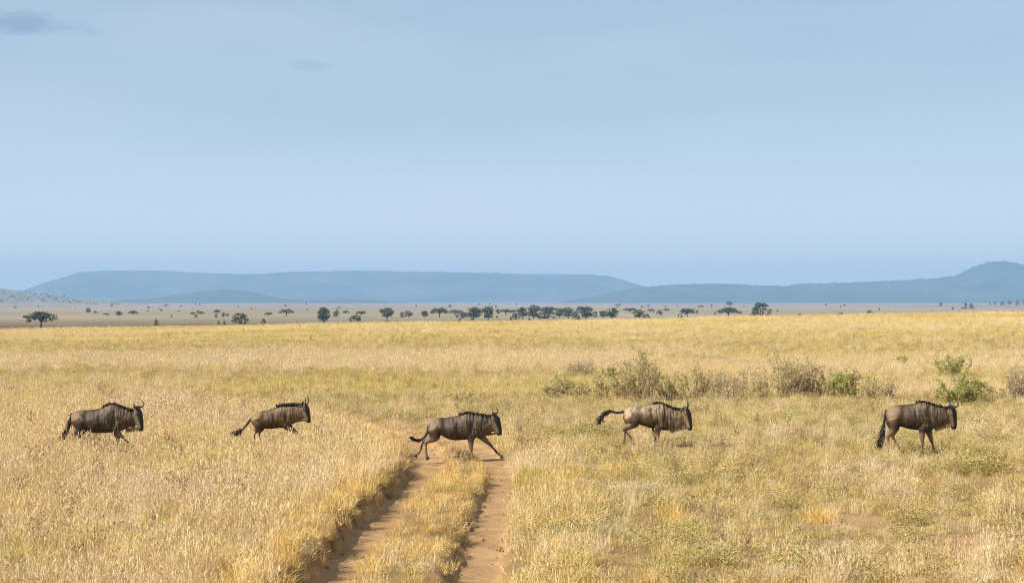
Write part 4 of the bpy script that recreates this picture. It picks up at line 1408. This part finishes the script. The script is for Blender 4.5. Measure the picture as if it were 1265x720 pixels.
W = []
W.append(dict(seed=1, k=9, x0=60, y0=480, s=52.6, cx=600, label='dark wildebeest trotting leg-deep in pale straw grass, thick black tail hanging down',
    coat=(0.082, 0.050, 0.028), lite=(0.29, 0.195, 0.115), head_yaw=0.42, horn=0.72,
    body=[(252, 290, 335, .06), (275, 262, 405, .15), (330, 245, 425, .20), (390, 238, 440, .22), (430, 238, 462, .23), (490, 235, 492, .25), (560, 228, 497, .25), (620, 200, 492, .23), (690, 167, 490, .21), (750, 172, 488, .19), (800, 190, 475, .16), (850, 210, 455, .13), (905, 228, 430, .10), (960, 240, 440, .08)],
    head=[(975, 225, 42), (998, 285, 58), (1022, 365, 45), (1038, 430, 34), (1044, 472, 22)],
    legs=[dict(t='r', y=-.12, p=[(330, 335), (365, 440), (285, 515), (300, 650), (290, 715)]), dict(t='r', y=.12, p=[(330, 335), (380, 440), (330, 530), (370, 650), (385, 715)]),
          dict(t='f', y=-.11, p=[(770, 370), (765, 465), (830, 535), (890, 590), (915, 640)]), dict(t='f', y=.11, p=[(760, 370), (745, 480), (770, 590), (745, 680), (752, 715)])],
    tail=[(262, 272), (247, 340), (225, 430), (180, 520), (145, 570)], tail_w=0.045, brush=0.1, beard_line=[(865, 452), (1015, 430)], beard=0.08, beard_n=340))
W.append(dict(seed=2, k=9, x0=275, y0=480, s=50.0, cx=620, label='small brown wildebeest bounding through straw grass with shaggy upright mane and trailing tail',
    coat=(0.14, 0.078, 0.034), lite=(0.38, 0.245, 0.12), head_yaw=0.1, horn=0.62, horn_up=1.7, hw=0.9, limb=0.88, stripe=0.6, mane=0.085, mane_up=True, cheek=(0.25, 0.19, 0.13),
    body=[(318, 318, 370, .05), (340, 280, 405, .13), (400, 250, 430, .17), (460, 238, 440, .19), (520, 225, 445, .20), (580, 208, 440, .20), (630, 195, 435, .18), (680, 188, 430, .16), (730, 188, 418, .14), (780, 188, 392, .11), (830, 186, 366, .085), (880, 188, 358, .07)],
    head=[(908, 185, 36), (924, 228, 46), (940, 290, 37), (955, 340, 29), (962, 374, 18)],
    legs=[dict(t='r', y=-.10, p=[(385, 330), (405, 425), (362, 485), (358, 570), (350, 632)]), dict(t='r', y=.10, p=[(390, 330), (425, 425), (400, 490), (415, 575), (425, 632)]),
          dict(t='f', y=-.09, p=[(690, 330), (705, 415), (790, 465), (870, 520), (905, 550)]), dict(t='f', y=.09, p=[(700, 330), (740, 415), (820, 490), (880, 570), (905, 615)])],
    tail=[(322, 330), (290, 368), (245, 425), (205, 465), (165, 488), (125, 503)], tail_w=0.04, brush=0.55, beard_line=[(830, 360), (940, 345)], beard=0.035, beard_n=160, beard_pale=False))
W.append(dict(seed=3, k=8, x0=495, y0=490, s=53.6, cx=500, z=-0.06, label='wildebeest galloping across the dirt track with one foreleg stretched far ahead',
    coat=(0.082, 0.053, 0.032), lite=(0.31, 0.215, 0.135), head_yaw=0.30, horn=0.66, cheek=(0.21, 0.155, 0.10), leg_col=(0.30, 0.21, 0.13),
    body=[(270, 262, 320, .06), (298, 207, 372, .15), (340, 184, 362, .20), (390, 175, 352, .21), (430, 178, 372, .22), (480, 174, 395, .24), (540, 164, 404, .25), (600, 146, 400, .23), (650, 131, 396, .21), (700, 132, 390, .19), (750, 140, 376, .16), (800, 148, 362, .13), (850, 156, 352, .10), (892, 165, 354, .08)],
    head=[(905, 158, 42), (930, 205, 58), (957, 270, 44), (974, 322, 32), (982, 352, 21)],
    legs=[dict(t='r', y=-.12, p=[(325, 285), (345, 365), (252, 418), (254, 530), (262, 572)]), dict(t='r', y=.12, p=[(325, 285), (330, 365), (225, 408), (188, 515), (142, 556)]),
          dict(t='f', y=-.11, p=[(710, 310), (695, 392), (698, 485), (708, 570), (716, 592)]), dict(t='f', y=.11, p=[(740, 310), (795, 365), (880, 445), (955, 530), (995, 566)])],
    tail=[(280, 255), (258, 335), (220, 388), (180, 411), (135, 402), (105, 380)], tail_w=0.02, brush=0.2, beard_line=[(770, 368), (950, 330)], beard=0.04, beard_n=220, beard_pale=False))
W.append(dict(seed=4, k=9, x0=730, y0=480, s=50.0, cx=680, label='pale-backed wildebeest running with its black tail arched out behind',
    coat=(0.23, 0.155, 0.085), lite=(0.56, 0.43, 0.27), head_yaw=0.15, horn=0.72, back=0.8, cheek=(0.34, 0.26, 0.165), leg_col=(0.20, 0.14, 0.08),
    body=[(356, 262, 318, .06), (385, 224, 392, .15), (430, 199, 398, .19), (480, 185, 378, .20), (540, 174, 394, .22), (600, 168, 412, .24), (660, 161, 432, .24), (720, 152, 446, .22), (780, 150, 455, .20), (830, 165, 458, .17), (880, 190, 458, .14), (930, 208, 450, .11), (980, 220, 448, .09), (1022, 228, 440, .075)],
    head=[(1045, 222, 40), (1062, 272, 52), (1082, 350, 42), (1097, 415, 32), (1102, 456, 21)],
    legs=[dict(t='r', y=-.12, p=[(425, 290), (480, 380), (360, 440), (445, 540), (470, 595)]), dict(t='r', y=.12, p=[(425, 290), (470, 385), (385, 450), (375, 560), (365, 620)]),
          dict(t='f', y=-.11, p=[(770, 370), (742, 442), (735, 530), (732, 605), (738, 632)]), dict(t='f', y=.11, p=[(760, 370), (718, 442), (716, 530), (718, 605), (716, 632)])],
    tail=[(368, 250), (290, 260), (215, 242), (160, 258), (115, 310), (92, 370)], tail_w=0.04, brush=0.3, beard_line=[(880, 452), (1075, 400)], beard=0.085, beard_n=380))
W.append(dict(seed=5, k=8, x0=1070, y0=480, s=53.0, cx=500, yaw=-0.06, label='wildebeest walking upright on short grass with a long black tail brush nearly reaching the ground',
    coat=(0.105, 0.066, 0.036), lite=(0.34, 0.235, 0.135), head_yaw=-0.30, horn=0.78, cheek=(0.25, 0.18, 0.12), leg_col=(0.30, 0.21, 0.125),
    body=[(193, 225, 300, .06), (222, 192, 395, .15), (280, 166, 392, .20), (340, 160, 380, .21), (400, 158, 396, .23), (460, 153, 406, .24), (510, 134, 411, .23), (560, 127, 414, .21), (610, 135, 420, .19), (660, 155, 402, .16), (710, 168, 380, .13), (760, 180, 370, .105), (800, 190, 366, .085)],
    head=[(832, 190, 40), (842, 235, 50), (855, 310, 40), (862, 368, 32), (864, 402, 21)],
    legs=[dict(t='r', y=-.12, p=[(250, 300), (275, 385), (212, 470), (218, 590), (226, 642)]), dict(t='r', y=.12, p=[(250, 300), (290, 390), (268, 470), (330, 595), (350, 638)]),
          dict(t='f', y=-.11, p=[(590, 340), (545, 415), (545, 530), (550, 625), (556, 650)]), dict(t='f', y=.11, p=[(610, 340), (624, 425), (650, 520), (674, 600), (690, 635)])],
    tail=[(205, 212), (184, 300), (170, 400), (152, 490), (132, 570)], tail_w=0.05, brush=0.35, beard_line=[(680, 395), (840, 350)], beard=0.07, beard_n=300))
for w_ in W:
    wildebeest(w_)

# two tiny pale gazelles far back in the field
def gazelle(x, yb, hpx, face, label, seed):
    X, Y = px(x, yb)
    for _ in range(4):
        X, Y = px(x, yb, ground_z1(X, Y))
    z = ground_z1(X, Y)
    o = empty('gazelle', (X, Y, z), 0 if face > 0 else math.pi)
    tag(o, label, 'gazelle', 'pale gazelles far back in the field')
    V, Fc = [], []
    limb(V, Fc, [(-.36, 0, .58, .05, .05), (-.28, 0, .58, .13, .11), (0, 0, .57, .14, .13), (.25, 0, .58, .14, .11), (.36, 0, .66, .08, .06), (.45, 0, .82, .05, .04), (.50, 0, .93, .05, .045), (.60, 0, .90, .03, .03)], 4, 12)
    for xx, dx, yy in ((-.28, -.04, -.07), (-.26, .06, .07), (.24, .05, -.07), (.26, -.05, .07)):
        limb(V, Fc, [(xx, yy, .55, .08, .05), (xx + dx * .3, yy, .36, .035, .03), (xx + dx * .4, yy, .2, .018, .016), (xx + dx, yy, .0, .02, .018)], 4, 8)
    me = remeshed('body', V, Fc, 0.014, 3)
    me.materials.clear(); me.materials.append(M_gaz)
    link(bpy.data.objects.new('body', me), o)
    for sg in (-1, 1):
        hv, hf = [], []
        tube(hv, hf, [Vector((.49, sg * .02, .97)), Vector((.44, sg * .04, 1.08)), Vector((.43, sg * .05, 1.18))], [.012, .009, .003], 6)
        mesh_obj('horn', hv, hf, M_horn, o, True)
    tv, tf = [], []
    tube(tv, tf, [Vector((-.39, 0, .6)), Vector((-.44, 0, .52)), Vector((-.45, 0, .42))], [.02, .018, .006], 6)
    mesh_obj('tail', tv, tf, M_hair, o, True)
    f_ = hpx / F_PX * Y / 1.05
    o.scale = (f_, f_, f_)
n = NT('gazelle_coat')
tc = n.add('ShaderNodeTexCoord').outputs['Object']
sp = n.add('ShaderNodeSeparateXYZ'); n.l(tc, sp.inputs[0])
nz_ = n.noise(tc, 12.0, 3)
p = n.principled(n.mix(n.rng(sp.outputs[2], 0.55, 0.66), (0.74, 0.68, 0.56), (0.60, 0.47, 0.30)), 0.7, 0.3)
M_gaz = n.done(p.outputs[0])
gazelle(524, 413, 8, 1, 'pale gazelle standing in the golden field, the closer of two', 1)
gazelle(527, 405, 6, -1, 'smaller pale gazelle grazing beyond its companion in the field', 2)

# ------------------------------------------------------------------ the air
hv = [(sx_ * 15500, y_, z_) for z_ in (-10.0, 330.0) for sx_, y_ in ((-1, -600), (1, -600), (1, 17800), (-1, 17800))]
hf = [(0, 3, 2, 1), (4, 5, 6, 7), (0, 1, 5, 4), (1, 2, 6, 5), (2, 3, 7, 6), (3, 0, 4, 7)]
hm = bpy.data.materials.new('haze_air'); hm.use_nodes = True
hm.node_tree.nodes.clear()
ho = hm.node_tree.nodes.new('ShaderNodeOutputMaterial')
hp = hm.node_tree.nodes.new('ShaderNodeVolumePrincipled')
HAZE = 1.08e-4
hp.inputs['Density'].default_value = HAZE
hp.inputs['Color'].default_value = (0.40, 0.68, 1.0, 1)
hp.inputs['Anisotropy'].default_value = 0.0
hm.node_tree.links.new(hp.outputs[0], ho.inputs['Volume'])
haze = mesh_obj('haze', hv, hf, hm)
tag(haze, 'thin blue haze of air over the whole plain', 'haze', kind='stuff')
